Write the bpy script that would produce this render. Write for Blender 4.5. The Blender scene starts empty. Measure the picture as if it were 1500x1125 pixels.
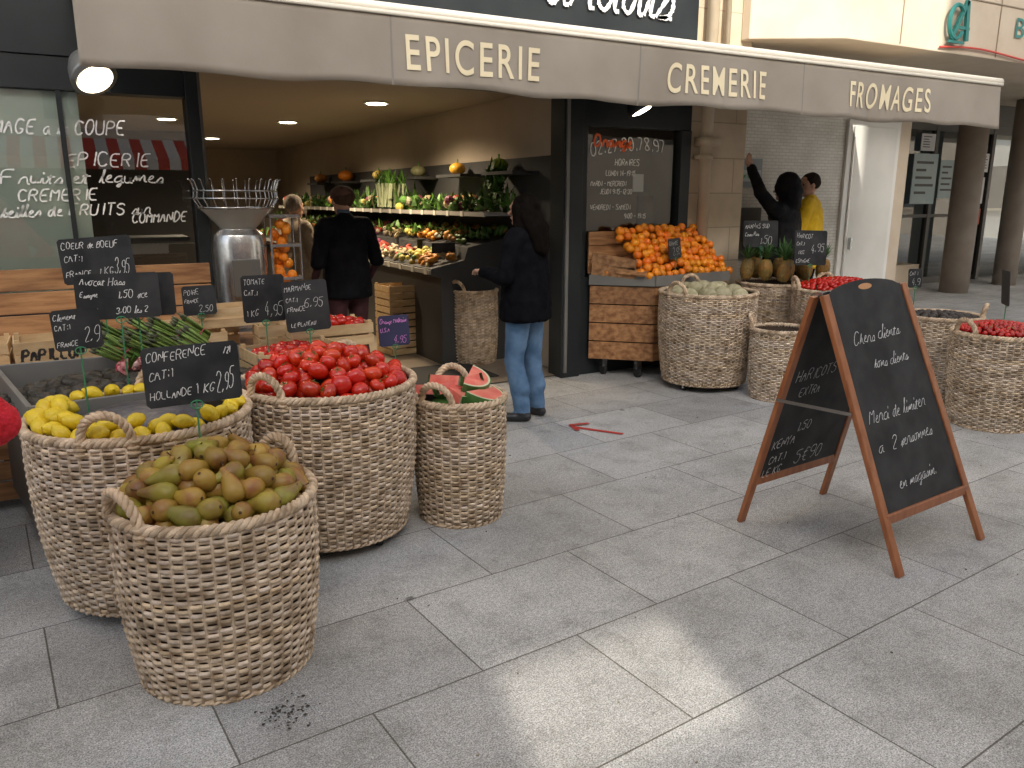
import bpy, math, random
import numpy as np
from mathutils import Vector, Matrix
RN=random.Random(7); NR=np.random.RandomState(3)
scene=bpy.context.scene; COL=scene.collection
pi=math.pi
# ------------------------------------------------------------------ helpers
def link(ob,parent=None):
    COL.objects.link(ob)
    if parent: ob.parent=parent
    return ob
def empty(name):
    return link(bpy.data.objects.new(name,None))
class MB:
    def __init__(s): s.v=[];s.f=[];s.m=[];s.c=[];s.n=0
    def add(s,V,F,mi=0,col=(1,1,1)):
        V=np.asarray(V,float).reshape(-1,3); n=s.n
        s.v.append(V); s.f.extend([tuple(i+n for i in f) for f in F])
        s.m.extend(list(mi) if hasattr(mi,'__len__') else [mi]*len(F))
        c=np.ones((len(V),4)); c[:,:3]=col; s.c.append(c); s.n+=len(V); return s
    def build(s,name,mats,parent=None,smooth=False,bevel=0):
        me=bpy.data.meshes.new(name)
        V=np.concatenate(s.v); me.from_pydata(V.tolist(),[],s.f)
        if not isinstance(mats,(list,tuple)): mats=[mats]
        for m in mats: me.materials.append(m)
        me.polygons.foreach_set('material_index',s.m)
        if smooth: me.polygons.foreach_set('use_smooth',[True]*len(s.f))
        a=me.attributes.new('var','FLOAT_COLOR','POINT'); a.data.foreach_set('color',np.concatenate(s.c).ravel())
        me.update()
        ob=link(bpy.data.objects.new(name,me),parent)
        if bevel:
            b=ob.modifiers.new('b','BEVEL'); b.width=bevel; b.segments=2; b.limit_method='ANGLE'
        return ob
BF=[(0,3,2,1),(4,5,6,7),(0,1,5,4),(1,2,6,5),(2,3,7,6),(3,0,4,7)]
def boxv(x0,x1,y0,y1,z0,z1):
    return [(x0,y0,z0),(x1,y0,z0),(x1,y1,z0),(x0,y1,z0),(x0,y0,z1),(x1,y0,z1),(x1,y1,z1),(x0,y1,z1)]
def box(name,x0,x1,y0,y1,z0,z1,mat,parent=None,bevel=0):
    return MB().add(boxv(x0,x1,y0,y1,z0,z1),BF).build(name,mat,parent,False,bevel)
def prism(poly,z0,z1):
    n=len(poly); V=[(x,y,z0) for x,y in poly]+[(x,y,z1) for x,y in poly]
    F=[tuple(range(n-1,-1,-1)),tuple(range(n,2*n))]+[(i,(i+1)%n,n+(i+1)%n,n+i) for i in range(n)]
    return V,F
def gridf(n,m,c1=False,c2=False):
    F=[]
    for i in range(n if c1 else n-1):
        for j in range(m if c2 else m-1):
            F.append((i*m+j,((i+1)%n)*m+j,((i+1)%n)*m+(j+1)%m,i*m+(j+1)%m))
    return F
def beam(mb,p0,p1,side,w,t,mi=0,col=(1,1,1)):
    p0=np.array(p0,float);p1=np.array(p1,float);d=p1-p0;d/=np.linalg.norm(d)
    s=np.array(side,float); s-=d*s.dot(d); s/=np.linalg.norm(s); n=np.cross(d,s)
    V=[]
    for p in (p0,p1):
        for a,b in((-1,-1),(1,-1),(1,1),(-1,1)): V.append(p+s*a*w/2+n*b*t/2)
    mb.add(V,BF,mi,col)
def tube(mb,P,r,seg=8,closed=False,ref=(0,0,1),mi=0,col=(1,1,1)):
    P=np.asarray(P,float); n=len(P)
    if closed: T=np.roll(P,-1,0)-np.roll(P,1,0)
    else: T=np.gradient(P,axis=0)
    T/=np.linalg.norm(T,axis=1)[:,None]+1e-9
    ref=np.array(ref,float); A=np.cross(T,ref); L=np.linalg.norm(A,axis=1)
    bad=L<.1
    if bad.any(): A[bad]=np.cross(T[bad],np.array([.9,.3,.1]));L=np.linalg.norm(A,axis=1)
    A/=L[:,None]; B=np.cross(A,T)
    r=np.broadcast_to(np.asarray(r,float),(n,))
    a=np.linspace(0,2*pi,seg,endpoint=False)
    V=P[:,None,:]+r[:,None,None]*(A[:,None,:]*np.cos(a)[None,:,None]+B[:,None,:]*np.sin(a)[None,:,None])
    F=gridf(n,seg,closed,True)
    if not closed: F=F+[tuple(range(seg)),tuple(range((n-1)*seg+seg-1,(n-1)*seg-1,-1))]
    mb.add(V.reshape(-1,3),F,mi,col)
def lathe(prof,seg=16):
    a=np.linspace(0,2*pi,seg,endpoint=False); V=[]
    for r,z in prof: 
        for t in a: V.append((r*math.cos(t),r*math.sin(t),z))
    return np.array(V),gridf(len(prof),seg,False,True)+[tuple(range(seg-1,-1,-1)),tuple(range((len(prof)-1)*seg,len(prof)*seg))]
def rotm(ax,ay,az):
    return np.array(Matrix.Rotation(az,3,'Z')@Matrix.Rotation(ay,3,'Y')@Matrix.Rotation(ax,3,'X'))
def put(mb,VF,pos,R=None,s=1,mi=0,col=(1,1,1)):
    V=VF[0]*s
    if R is not None: V=V@R.T
    mb.add(V+np.array(pos),VF[1],mi,col)
# ------------------------------------------------------------------ materials
def M(name,col,rough=.7,col2=None,scale=5,bump=0,bscale=None,metal=0,attr=False,stretch=(1,1,1),detail=5,spec=.5,coat=0,emit=0,ramp=(.35,.65)):
    m=bpy.data.materials.new(name); m.use_nodes=True; nt=m.node_tree; N=nt.nodes; L=nt.links
    b=N['Principled BSDF']; b.inputs['Roughness'].default_value=rough; b.inputs['Metallic'].default_value=metal
    b.inputs['Specular IOR Level'].default_value=spec; b.inputs['Coat Weight'].default_value=coat
    b.inputs['Base Color'].default_value=(*col,1)
    tc=N.new('ShaderNodeTexCoord'); mp=N.new('ShaderNodeMapping'); mp.inputs['Scale'].default_value=stretch
    L.new(tc.outputs['Object'],mp.inputs[0]); out=None
    if col2:
        n=N.new('ShaderNodeTexNoise'); n.inputs['Scale'].default_value=scale; n.inputs['Detail'].default_value=detail
        L.new(mp.outputs[0],n.inputs[0]); r=N.new('ShaderNodeValToRGB')
        r.color_ramp.elements[0].position=ramp[0];r.color_ramp.elements[1].position=ramp[1]
        r.color_ramp.elements[0].color=(*col,1);r.color_ramp.elements[1].color=(*col2,1)
        L.new(n.outputs[0],r.inputs[0]); out=r.outputs[0]
    if attr:
        a=N.new('ShaderNodeAttribute'); a.attribute_name='var'; x=N.new('ShaderNodeMix'); x.data_type='RGBA'; x.blend_type='MULTIPLY'; x.inputs[0].default_value=1
        if out: L.new(out,x.inputs[6])
        else: x.inputs[6].default_value=(*col,1)
        L.new(a.outputs[0],x.inputs[7]); out=x.outputs[2]
    if out: L.new(out,b.inputs['Base Color'])
    if bump:
        n=N.new('ShaderNodeTexNoise'); n.inputs['Scale'].default_value=bscale or scale; n.inputs['Detail'].default_value=4
        L.new(mp.outputs[0],n.inputs[0]); bp=N.new('ShaderNodeBump'); bp.inputs['Strength'].default_value=bump; bp.inputs['Distance'].default_value=.01
        L.new(n.outputs[0],bp.inputs['Height']); L.new(bp.outputs[0],b.inputs['Normal'])
    if emit:
        b.inputs['Emission Color'].default_value=(*col,1); b.inputs['Emission Strength'].default_value=emit
    return m
def glassmat(name,tint=(1,1,1),add=.04):
    m=bpy.data.materials.new(name); m.use_nodes=True; nt=m.node_tree;N=nt.nodes;L=nt.links
    N.remove(N['Principled BSDF']); o=N['Material Output']
    t=N.new('ShaderNodeBsdfTransparent'); t.inputs[0].default_value=(*tint,1)
    g=N.new('ShaderNodeBsdfGlossy'); g.inputs['Roughness'].default_value=.01
    f=N.new('ShaderNodeFresnel'); f.inputs[0].default_value=1.55; a=N.new('ShaderNodeMath'); a.operation='ADD'; a.inputs[1].default_value=add
    mx=N.new('ShaderNodeMixShader'); L.new(f.outputs[0],a.inputs[0]);L.new(a.outputs[0],mx.inputs[0]);L.new(t.outputs[0],mx.inputs[1]);L.new(g.outputs[0],mx.inputs[2]);L.new(mx.outputs[0],o.inputs[0])
    return m
def pavement_mat():
    m=bpy.data.materials.new('granite_paving'); m.use_nodes=True; nt=m.node_tree;N=nt.nodes;L=nt.links
    b=N['Principled BSDF']; tc=N.new('ShaderNodeTexCoord'); mp=N.new('ShaderNodeMapping')
    mp.inputs['Rotation'].default_value=(0,0,math.radians(-5)); mp.inputs['Location'].default_value=(-.03,.29,0)
    L.new(tc.outputs['Object'],mp.inputs[0])
    br=N.new('ShaderNodeTexBrick'); br.inputs['Scale'].default_value=1; br.inputs['Brick Width'].default_value=.83; br.inputs['Row Height'].default_value=.59
    br.inputs['Mortar Size'].default_value=.0036; br.inputs['Mortar Smooth'].default_value=.35; br.offset=.5
    br.inputs['Color1'].default_value=(.37,.365,.355,1);br.inputs['Color2'].default_value=(.49,.486,.475,1);br.inputs['Mortar'].default_value=(.13,.12,.10,1)
    L.new(mp.outputs[0],br.inputs[0])
    def noise(s,d=3,r=.5):
        n=N.new('ShaderNodeTexNoise'); n.inputs['Scale'].default_value=s;n.inputs['Detail'].default_value=d;n.inputs['Roughness'].default_value=r;L.new(mp.outputs[0],n.inputs[0]);return n.outputs[0]
    def ramp(src,p0,c0,p1,c1):
        r=N.new('ShaderNodeValToRGB'); e=r.color_ramp.elements; e[0].position=p0;e[1].position=p1;e[0].color=(c0,c0,c0*.98,1);e[1].color=(c1,c1,c1,1);L.new(src,r.inputs[0]);return r.outputs[0]
    def mul(a,bb,f=1):
        x=N.new('ShaderNodeMix');x.data_type='RGBA';x.blend_type='MULTIPLY';x.inputs[0].default_value=f;L.new(a,x.inputs[6]);L.new(bb,x.inputs[7]);return x.outputs[2]
    c=mul(br.outputs['Color'],ramp(noise(190,2,.8),.36,.40,.62,1.38))
    c=mul(c,ramp(noise(60,3,.7),.35,.78,.65,1.15))
    c=mul(c,ramp(noise(1.1,6,.68),.34,.74,.60,1.08))
    c=mul(c,ramp(noise(6,5,.75),.32,.78,.5,1.04))
    for sc,p,dk in((2.1,.05,.36),(1.13,.07,.60),(5.3,.045,.6)):
        v=N.new('ShaderNodeTexVoronoi'); v.inputs['Scale'].default_value=sc; L.new(mp.outputs[0],v.inputs[0])
        ad=N.new('ShaderNodeMath');ad.operation='MULTIPLY_ADD';ad.inputs[1].default_value=.06;L.new(noise(30,3,.7),ad.inputs[0]);L.new(v.outputs['Distance'],ad.inputs[2])
        c=mul(c,ramp(ad.outputs[0],p+.01,dk,p+.035,1.0))
    L.new(c,b.inputs['Base Color']); b.inputs['Roughness'].default_value=.7
    bp=N.new('ShaderNodeBump');bp.inputs['Strength'].default_value=.35;bp.inputs['Distance'].default_value=.004
    x=N.new('ShaderNodeMath');x.operation='MULTIPLY_ADD';x.inputs[1].default_value=-2.5;L.new(br.outputs['Fac'],x.inputs[0]);L.new(noise(230,2),x.inputs[2]);L.new(x.outputs[0],bp.inputs['Height']);L.new(bp.outputs[0],b.inputs['Normal'])
    return m
def brickmat(name,c1,c2,mo,w,h,ms=.006,rough=.6,rotx=True,bump=.3,smooth=.2,plan=False):
    m=bpy.data.materials.new(name); m.use_nodes=True; nt=m.node_tree;N=nt.nodes;L=nt.links
    b=N['Principled BSDF']; b.inputs['Roughness'].default_value=rough
    tc=N.new('ShaderNodeTexCoord'); sp=N.new('ShaderNodeSeparateXYZ');cb=N.new('ShaderNodeCombineXYZ');ad=N.new('ShaderNodeMath');ad.operation='ADD'
    L.new(tc.outputs['Object'],sp.inputs[0]);L.new(sp.outputs[0],ad.inputs[0]);L.new(sp.outputs[1],ad.inputs[1]);L.new(ad.outputs[0],cb.inputs[0]);L.new(sp.outputs[2],cb.inputs[1])
    br=N.new('ShaderNodeTexBrick'); br.inputs['Scale'].default_value=1; br.inputs['Brick Width'].default_value=w; br.inputs['Row Height'].default_value=h
    br.inputs['Mortar Size'].default_value=ms; br.inputs['Mortar Smooth'].default_value=smooth
    br.inputs['Color1'].default_value=(*c1,1);br.inputs['Color2'].default_value=(*c2,1);br.inputs['Mortar'].default_value=(*mo,1)
    L.new(tc.outputs['Object'] if plan else cb.outputs[0],br.inputs[0])
    n=N.new('ShaderNodeTexNoise');n.inputs['Scale'].default_value=2.5;n.inputs['Detail'].default_value=7;L.new(tc.outputs['Object'],n.inputs[0])
    r=N.new('ShaderNodeValToRGB');r.color_ramp.elements[0].position=.3;r.color_ramp.elements[1].position=.6;r.color_ramp.elements[0].color=(.8,.78,.74,1);r.color_ramp.elements[1].color=(1.05,1.05,1.05,1);L.new(n.outputs[0],r.inputs[0])
    x=N.new('ShaderNodeMix');x.data_type='RGBA';x.blend_type='MULTIPLY';x.inputs[0].default_value=1;L.new(br.outputs['Color'],x.inputs[6]);L.new(r.outputs[0],x.inputs[7]);L.new(x.outputs[2],b.inputs['Base Color'])
    bp=N.new('ShaderNodeBump');bp.inputs['Strength'].default_value=bump;bp.inputs['Distance'].default_value=-.005;L.new(br.outputs['Fac'],bp.inputs['Height']);L.new(bp.outputs[0],b.inputs['Normal'])
    return m
m_pave=pavement_mat()
m_wick=M('wicker',(.36,.265,.175),.6,(.70,.57,.43),18,.25,120,attr=True,detail=7,spec=.3,ramp=(.34,.58))
m_liner=M('basket_liner',(.07,.048,.032),.9)
m_dark=M('anthracite_paint',(.014,.018,.02),.4,(.022,.026,.028),3,spec=.35)
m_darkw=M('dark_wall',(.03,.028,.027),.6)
m_board=M('chalkboard',(.013,.014,.015),.6,(.036,.037,.038),7,detail=9,spec=.3)
m_boardn=M('chalkboard_navy',(.02,.02,.06),.55,(.03,.03,.08),6)
m_chalk=M('chalk',(.78,.78,.76),.9,(.55,.55,.54),40)
m_pink=M('chalk_pink',(.85,.3,.75),.9)
m_whitep=M('white_lettering',(.80,.81,.79),.6)
m_greenp=M('green_ink',(.1,.5,.2),.6)
m_woodf=M('frame_wood',(.25,.075,.022),.42,(.36,.125,.042),5,.1,40,stretch=(6,6,1),coat=.2)
m_plank=M('plank_wood',(.22,.095,.035),.6,(.47,.25,.105),3,.25,30,attr=True,stretch=(1.2,9,9),detail=8)
m_crate=M('poplar_crate',(.50,.33,.16),.7,(.62,.45,.25),4,.1,40,attr=True,stretch=(2,8,8))
m_grey=M('grey_metal',(.15,.145,.135),.45,(.18,.175,.16),4)
m_steel=M('steel',(.55,.56,.57),.22,metal=1)
m_black=M('black_rubber',(.02,.02,.02),.6)
m_fabric=M('awning_fabric',(.32,.28,.23),.85,(.365,.325,.27),2.2,.25,7,detail=7)
m_cream=M('cream_metal',(.82,.76,.64),.5)
m_letter=M('cream_lettering',(.88,.77,.52),.7)
m_stone=brickmat('limestone',(.54,.44,.31),(.60,.50,.37),(.38,.31,.22),.62,.33,.006,.75)
m_stonesm=M('stone_render',(.55,.455,.34),.8,(.61,.52,.40),3,.1,60,detail=8)
m_wbrick=brickmat('white_tile',(.60,.58,.52),(.66,.64,.58),(.48,.46,.41),.10,.035,.004,.4)
m_doorw=M('white_door_paint',(.72,.71,.66),.45,(.76,.75,.71),3)
m_pipe=M('pipe_paint',(.45,.37,.26),.5,(.54,.46,.34),4)
m_col=M('column_paint',(.26,.215,.175),.7,(.30,.255,.21),5)
m_glass=glassmat('shop_glass',(.95,.98,.97),.10)
m_glassd=glassmat('bank_glass',(.5,.55,.56),.12)
m_frameg=M('window_frame_grey',(.10,.095,.085),.4)
m_ceil=M('shop_ceiling',(.33,.28,.22),.7)
m_inwall=M('interior_wall',(.42,.35,.27),.75,(.47,.40,.31),2)
m_floor=brickmat('interior_floor',(.20,.16,.12),(.24,.20,.155),(.1,.08,.06),.6,.6,.004,.35,plan=True)
m_lamp=M('lamp_glow',(1,.86,.62),.5,emit=14)
m_leaf=M('leaf_green',(.04,.11,.015),.55,(.09,.20,.035),30,attr=True)
m_red=M('tomato_red',(.48,.009,.004),.2,(.56,.022,.008),7,attr=True,coat=.15)
m_cal=M('calyx_green',(.03,.10,.01),.6)
m_pear=M('pear_skin',(.34,.29,.04),.42,(.25,.135,.035),14,.05,60,attr=True,detail=8,ramp=(.44,.66))
m_stem=M('stem_brown',(.07,.035,.015),.8)
m_lemon=M('lemon_skin',(.72,.52,.02),.4,(.66,.47,.015),30,.3,90,attr=True)
m_orange=M('orange_skin',(.80,.20,.006),.4,(.73,.25,.01),9,.3,120,attr=True)
m_avo=M('avocado_skin',(.014,.016,.010),.45,(.04,.028,.02),40,.6,90,attr=True)
m_melon=M('melon_skin',(.33,.30,.16),.65,(.48,.43,.28),30,.5,60,attr=True)
m_pine=M('pineapple_skin',(.30,.15,.03),.6,(.16,.12,.03),12,1,60,attr=True)
m_wmel=M('watermelon_flesh',(.74,.14,.11),.3,(.82,.27,.20),14,coat=.4)
m_rind=M('watermelon_rind',(.03,.10,.02),.4,(.08,.19,.045),12)
m_veg=M('mixed_produce',(.9,.9,.9),.5,attr=True)
m_redtape=M('red_tape',(.50,.04,.03),.5,(.42,.06,.05),20)
# ------------------------------------------------------------------ stroke font
UP={'A':"00 26 40|13 33",'B':"00 06 36 45 34 03|34 42 41 30 00",'C':"45 36 16 04 02 10 30 41",'D':"00 06 26 44 42 20 00",'E':"46 06 00 40|03 33",'F':"46 06 00|03 33",
'G':"45 36 16 04 02 10 30 42 22",'H':"00 06|40 46|03 43",'I':"20 26",'J':"36 31 20 10 01",'K':"00 06|46 03 40",'L':"06 00 40",'M':"00 06 23 46 40",'N':"00 06 40 46",
'O':"16 04 02 10 30 42 44 36 16",'P':"00 06 36 45 44 33 03",'Q':"16 04 02 10 30 42 44 36 16|22 40",'R':"00 06 36 45 44 33 03|23 40",'S':"45 36 16 05 04 33 42 41 30 10 01",
'T':"06 46|26 20",'U':"06 01 10 30 41 46",'V':"06 20 46",'W':"06 10 23 30 46",'X':"00 46|06 40",'Y':"06 23 46|23 20",'Z':"06 46 00 40",
'0':"16 04 02 10 30 42 44 36 16",'1':"15 26 20",'2':"05 16 36 45 44 00 40",'3':"05 16 36 44 23 42 30 10 01",'4':"36 02 42|34 30",'5':"46 06 04 34 42 30 10 01",
'6':"45 26 04 01 10 30 41 33 03",'7':"06 46 10",'8':"23 05 16 36 45 23 01 10 30 41 23",'9':"43 13 04 05 16 36 45 43 41 20",'.':"10 11",',':"11 00",'/':"00 46",'-':"03 33",
'$':"45 26 14 12 20 40|04 34|02 32",':':"11 12|14 15"}
LO={'a':"35 15 03 12 22 35 32 42",'b':"02 28 12 32 34 14",'c':"35 15 03 12 32",'d':"35 15 03 12 22 38 32 42",'e':"03 24 25 15 03 12 32",'g':"35 15 03 12 33 35 30 10 32 42",
'f':"02 28 18 10|04 24",'h':"02 28 12 14 25 32 42",'i':"02 15 12 22|16 17",'j':"15 10 00",'l':"02 28 18 12 22",'m':"02 15 12 24 25 22 34 45 42 52",'n':"02 15 12 24 35 32 42",
'o':"25 15 03 12 22 34 25 45",'p':"02 25 10 24 35 33 12 32",'q':"35 15 03 12 33 35 30",'r':"02 15 35 32 42",'s':"02 25 33 22 02 32",'t':"02 27 12 22|05 35",'u':"05 02 22 25 22 32",'v':"05 12 35",'x':"02 35|05 32",'z':"05 35 02 32"}
def strokes(mb,text,o,ux,uy,h,th=.0035,sx=.75,slant=.12,jit=.06,mi=0,off=.002,smooth=2,curve=0):
    o=np.array(o,float);ux=np.array(ux,float);ux/=np.linalg.norm(ux);uy=np.array(uy,float);uy-=ux*uy.dot(ux);uy/=np.linalg.norm(uy);n=np.cross(ux,uy)
    u=h/6; x=0
    for k,ch in enumerate(text):
        if ch==' ': x+=3.2*u*sx; continue
        lo=ch in LO; d=(LO if lo else UP).get(ch)
        if d is None: continue
        jy=RN.uniform(-jit,jit)*h; sc=1+RN.uniform(-jit,jit)*1.5; rot=RN.uniform(-jit,jit); mxx=0
        for pl in d.split('|'):
            P=np.array([(int(q[0]),int(q[1])-(2 if lo else 0)) for q in pl.split()],float); mxx=max(mxx,P[:,0].max())
            P+=NR.uniform(-.2,.2,P.shape)*jit*(3 if lo else 10)
            for _ in range(smooth):
                Q=[P[0]]
                for a,b in zip(P[:-1],P[1:]): Q+= [a*.75+b*.25,a*.25+b*.75]
                Q.append(P[-1]); P=np.array(Q)
            X=(P[:,0]+rot*P[:,1])*u*sx*sc+slant*P[:,1]*u; Y=P[:,1]*u*sc+jy+rot*P[:,0]*u*.6
            X=X+x; Y=Y-curve*(X**2)
            W=np.stack([X,Y],1); T=np.gradient(W,axis=0); T/=np.linalg.norm(T,axis=1)[:,None]+1e-9; Nn=np.stack([-T[:,1],T[:,0]],1)
            tt=th*.5*(1+NR.uniform(-.35,.35,len(W)))
            A=W+Nn*tt[:,None];B=W-Nn*tt[:,None]; V=[]
            for a,b in zip(A,B):
                V.append(o+ux*a[0]+uy*a[1]+n*off);V.append(o+ux*b[0]+uy*b[1]+n*off)
            mb.add(V,[(2*i,2*i+1,2*i+3,2*i+2) for i in range(len(W)-1)],mi)
        x+=(mxx+(0.15 if lo else 1.5))*u*sx*sc if mxx>0 else 2*u*sx
    return x
def textlen(text,h,sx=.75):
    x=0;u=h/6
    for ch in text:
        if ch==' ': x+=3.2*u*sx;continue
        lo=ch in LO;d=(LO if lo else UP).get(ch)
        if d: x+=(max(int(q[0]) for pl in d.split('|') for q in pl.split())+(.15 if lo else 1.5))*u*sx
    return x
# ------------------------------------------------------------------ ground
ground=MB().add([(-150,-150,0),(250,-150,0),(250,250,0),(-150,250,0)],[(0,1,2,3)]).build('pavement',m_pave)
mb=MB()
def flat(poly,z): return ([(x,y,z) for x,y in poly],[tuple(range(len(poly)))])
mb.add(*flat([(3.0,4.50),(3.20,4.20),(3.235,4.222),(3.035,4.522)],.004))
mb.add(*flat([(2.97,4.43),(3.0,4.42),(3.04,4.56),(3.0,4.57)],.008)); mb.add(*flat([(3.0,4.535),(3.15,4.51),(3.15,4.545),(3.0,4.575)],.012))
mb.build('floor_arrow_marking',m_redtape)
mb=MB()
for i in range(90):
    x=.43+RN.gauss(0,.045);y=2.27+RN.gauss(0,.035);r=RN.uniform(.001,.006); n=7; V=[(x+r*RN.uniform(.4,1.6)*math.cos(2*pi*k/n),y+r*RN.uniform(.4,1.4)*math.sin(2*pi*k/n),.003+i*.00003) for k in range(n)]; mb.add(V,[tuple(range(n))])
mb.build('soil_crumbs',M('soil',(.04,.034,.028),.9))
mb=MB()
for i in range(70):
    x=RN.uniform(.3,6);y=RN.uniform(1.2,4.5);a=RN.uniform(0,3);l=RN.uniform(.003,.010); beam(mb,(x,y,.004),(x+l*math.cos(a),y+l*math.sin(a),.004),(0,0,1),.004,.004,0,(RN.uniform(.3,1),)*3)
mb.build('litter_bits',M('litter',(.35,.3,.22),.9,attr=True))
# ------------------------------------------------------------------ baskets
def basket(name,cx,cy,rt,rb,h,ha=(),q=8,wheels=False,pitch=.0150):
    e=empty(name); z0=.055 if wheels else .0; W=int(2*pi*rt/.080); mb=MB()
    prof=lambda t: rb+(rt-rb)*t**.8+.018*np.sin(pi*t)*(rt/.4)
    th=np.linspace(0,2*pi,W*q,endpoint=False); nr=int((h-z0)/pitch)
    ca=np.cos(np.linspace(0,2*pi,6,endpoint=False)); sa=np.sin(np.linspace(0,2*pi,6,endpoint=False))
    GF=gridf(len(th),6,True,True); ph0=RN.uniform(0,6)
    for i in range(nr):
        t=i/(nr-1); z=z0+.01+t*(h-z0-.02); r=prof(t)+NR.uniform(-.001,.001)
        sn=np.sin(W*th+pi*i+.10*np.sin(3*th+ph0)); sn=np.sign(sn)*np.abs(sn)**.7
        rad=r+.0058*sn; zc=z+.0022*np.sin(2*th+ph0+i*.12)+.0004*np.sin(W*.37*th+i*2.1)
        th_v=.0075*(1+.07*np.sin(5*th+i*2.3))
        R_=rad[:,None]+.0052*ca[None,:]; Z_=zc[:,None]+th_v[:,None]*sa[None,:]
        V=np.stack([cx+R_*np.cos(th)[:,None],cy+R_*np.sin(th)[:,None],Z_],2).reshape(-1,3)
        k=NR.uniform(.80,1.2,7); 
        if NR.rand()<.3: k*=NR.uniform(.72,1.15)
        c=k[((th/(2*pi)*7+i*.37)%7).astype(int)]; c=np.repeat(c,6)
        g=NR.uniform(.0,1)
        tint=np.stack([c,c*(.95+.07*g),c*(.84+.26*g)],1)
        mb.add(V,GF,0,tint)
    for k in range(2*W):
        a=k*pi/W; zz=np.linspace(z0,h,9); rr=prof((zz-z0)/(h-z0))+.001
        P=np.stack([cx+rr*np.cos(a),cy+rr*np.sin(a),zz],1); tube(mb,P,.0064,5,ref=(0,1,.01) if abs(math.cos(a))>.5 else (1,0,.01),col=(.85,.82,.78))
    for zc,rr,R0,ns in ((h,prof(1.),.011,3),(z0+.008,prof(0.),.007,2)):
        for s in range(ns):
            t2=np.linspace(0,2*pi,W*6,endpoint=False); tw=int(W*1.1)
            P=np.stack([cx+(rr+R0*np.cos(tw*t2+2*pi*s/ns))*np.cos(t2),cy+(rr+R0*np.cos(tw*t2+2*pi*s/ns))*np.sin(t2),zc+R0*np.sin(tw*t2+2*pi*s/ns)],1)
            k=NR.uniform(.8,1.1); tube(mb,P,R0*.9,6,True,col=(k,k*.95,k*.88))
    for a0 in ha:
        wd=.085/rt; hh=.105
        for s in range(3):
            u=np.linspace(0,1,40); ang=a0+wd*np.cos(pi*u)*1.05; zz=h-.05+(hh+.05)*np.sin(pi*u)**.7; rr=rt+.012*np.sin(pi*u)
            P=np.stack([cx+rr*np.cos(ang),cy+rr*np.sin(ang),zz],1)
            o1=np.array([math.cos(a0),math.sin(a0),0]); tw=2*pi*5*u+2*pi*s/3
            dd=P-P.mean(0); dd/=np.linalg.norm(dd,axis=1)[:,None]
            P=P+.010*(o1[None]*np.cos(tw)[:,None]+dd*np.sin(tw)[:,None])
            k=NR.uniform(.82,1.1); tube(mb,P,.0095,6,ref=tuple(o1),col=(k,k*.93,k*.84))
        for sg in(-1,1):
            ang=a0+sg*wd*1.05; c=np.array([cx+rt*math.cos(ang),cy+rt*math.sin(ang),h-.01]); 
            for z in (-.03,-.01,.012):
                t3=np.linspace(0,2*pi,12,endpoint=False); o1=np.array([math.cos(ang),math.sin(ang),0]); P=c+np.array([0,0,z])+.018*(o1[None]*np.cos(t3)[:,None]+np.array([-o1[1],o1[0],0])[None]*np.sin(t3)[:,None]); tube(mb,P,.007,5,True,col=(.9,.85,.77))
    mb.build(name+'_weave',m_wick,e,True)
    prof2=[(prof(t)-.014,z0+t*(h-z0)) for t in np.linspace(0,1,8)]
    V,F=lathe(prof2,40); V[:,0]+=cx;V[:,1]+=cy; MB().add(V,F[:-1]).build(name+'_liner',m_liner,e,True)
    if wheels:
        mw=MB()
        for a in (.3,1.9,3.4,5.2):
            x,y=cx+(rb-.06)*math.cos(a),cy+(rb-.06)*math.sin(a)
            tube(mw,[(x-.012,y,.028),(x+.012,y,.028)],.028,16,ref=(0,0,1),mi=1); tube(mw,[(x-.016,y,.028),(x+.016,y,.028)],.012,10,mi=0)
            mw.add(boxv(x-.02,x+.02,y-.02,y+.02,.05,.062),BF,0)
        mw.build(name+'_casters',[m_steel,m_black],e)
    return e
basket('wicker_basket',.335,2.70,.325,.285,.62,(math.radians(38),math.radians(205)))
basket('wicker_basket',.171,3.39,.41,.35,.76,(math.radians(250),math.radians(75)),wheels=True)
basket('wicker_basket',.985,3.58,.405,.35,.765,(math.radians(60),math.radians(215)),wheels=True)
basket('wicker_basket',1.63,3.49,.228,.205,.63,(math.radians(75),math.radians(215)))
basket('wicker_basket',4.74,5.08,.405,.35,.82,(math.radians(70),math.radians(190)),q=6,wheels=True)
basket('wicker_basket',6.0,5.50,.36,.31,.80,(),q=6)
basket('wicker_basket',4.96,4.46,.225,.2,.57,(math.radians(130),),q=6)
basket('wicker_basket',6.07,4.78,.42,.36,.80,(math.radians(150),math.radians(60)),q=6)
basket('wicker_basket',5.72,3.14,.31,.26,.67,(math.radians(165),),q=6)
basket('wicker_basket',6.08,3.83,.30,.26,.68,(math.radians(300),),q=6)
basket('wicker_basket',3.42,6.95,.23,.21,.72,(math.radians(200),math.radians(20)),q=6)
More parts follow.
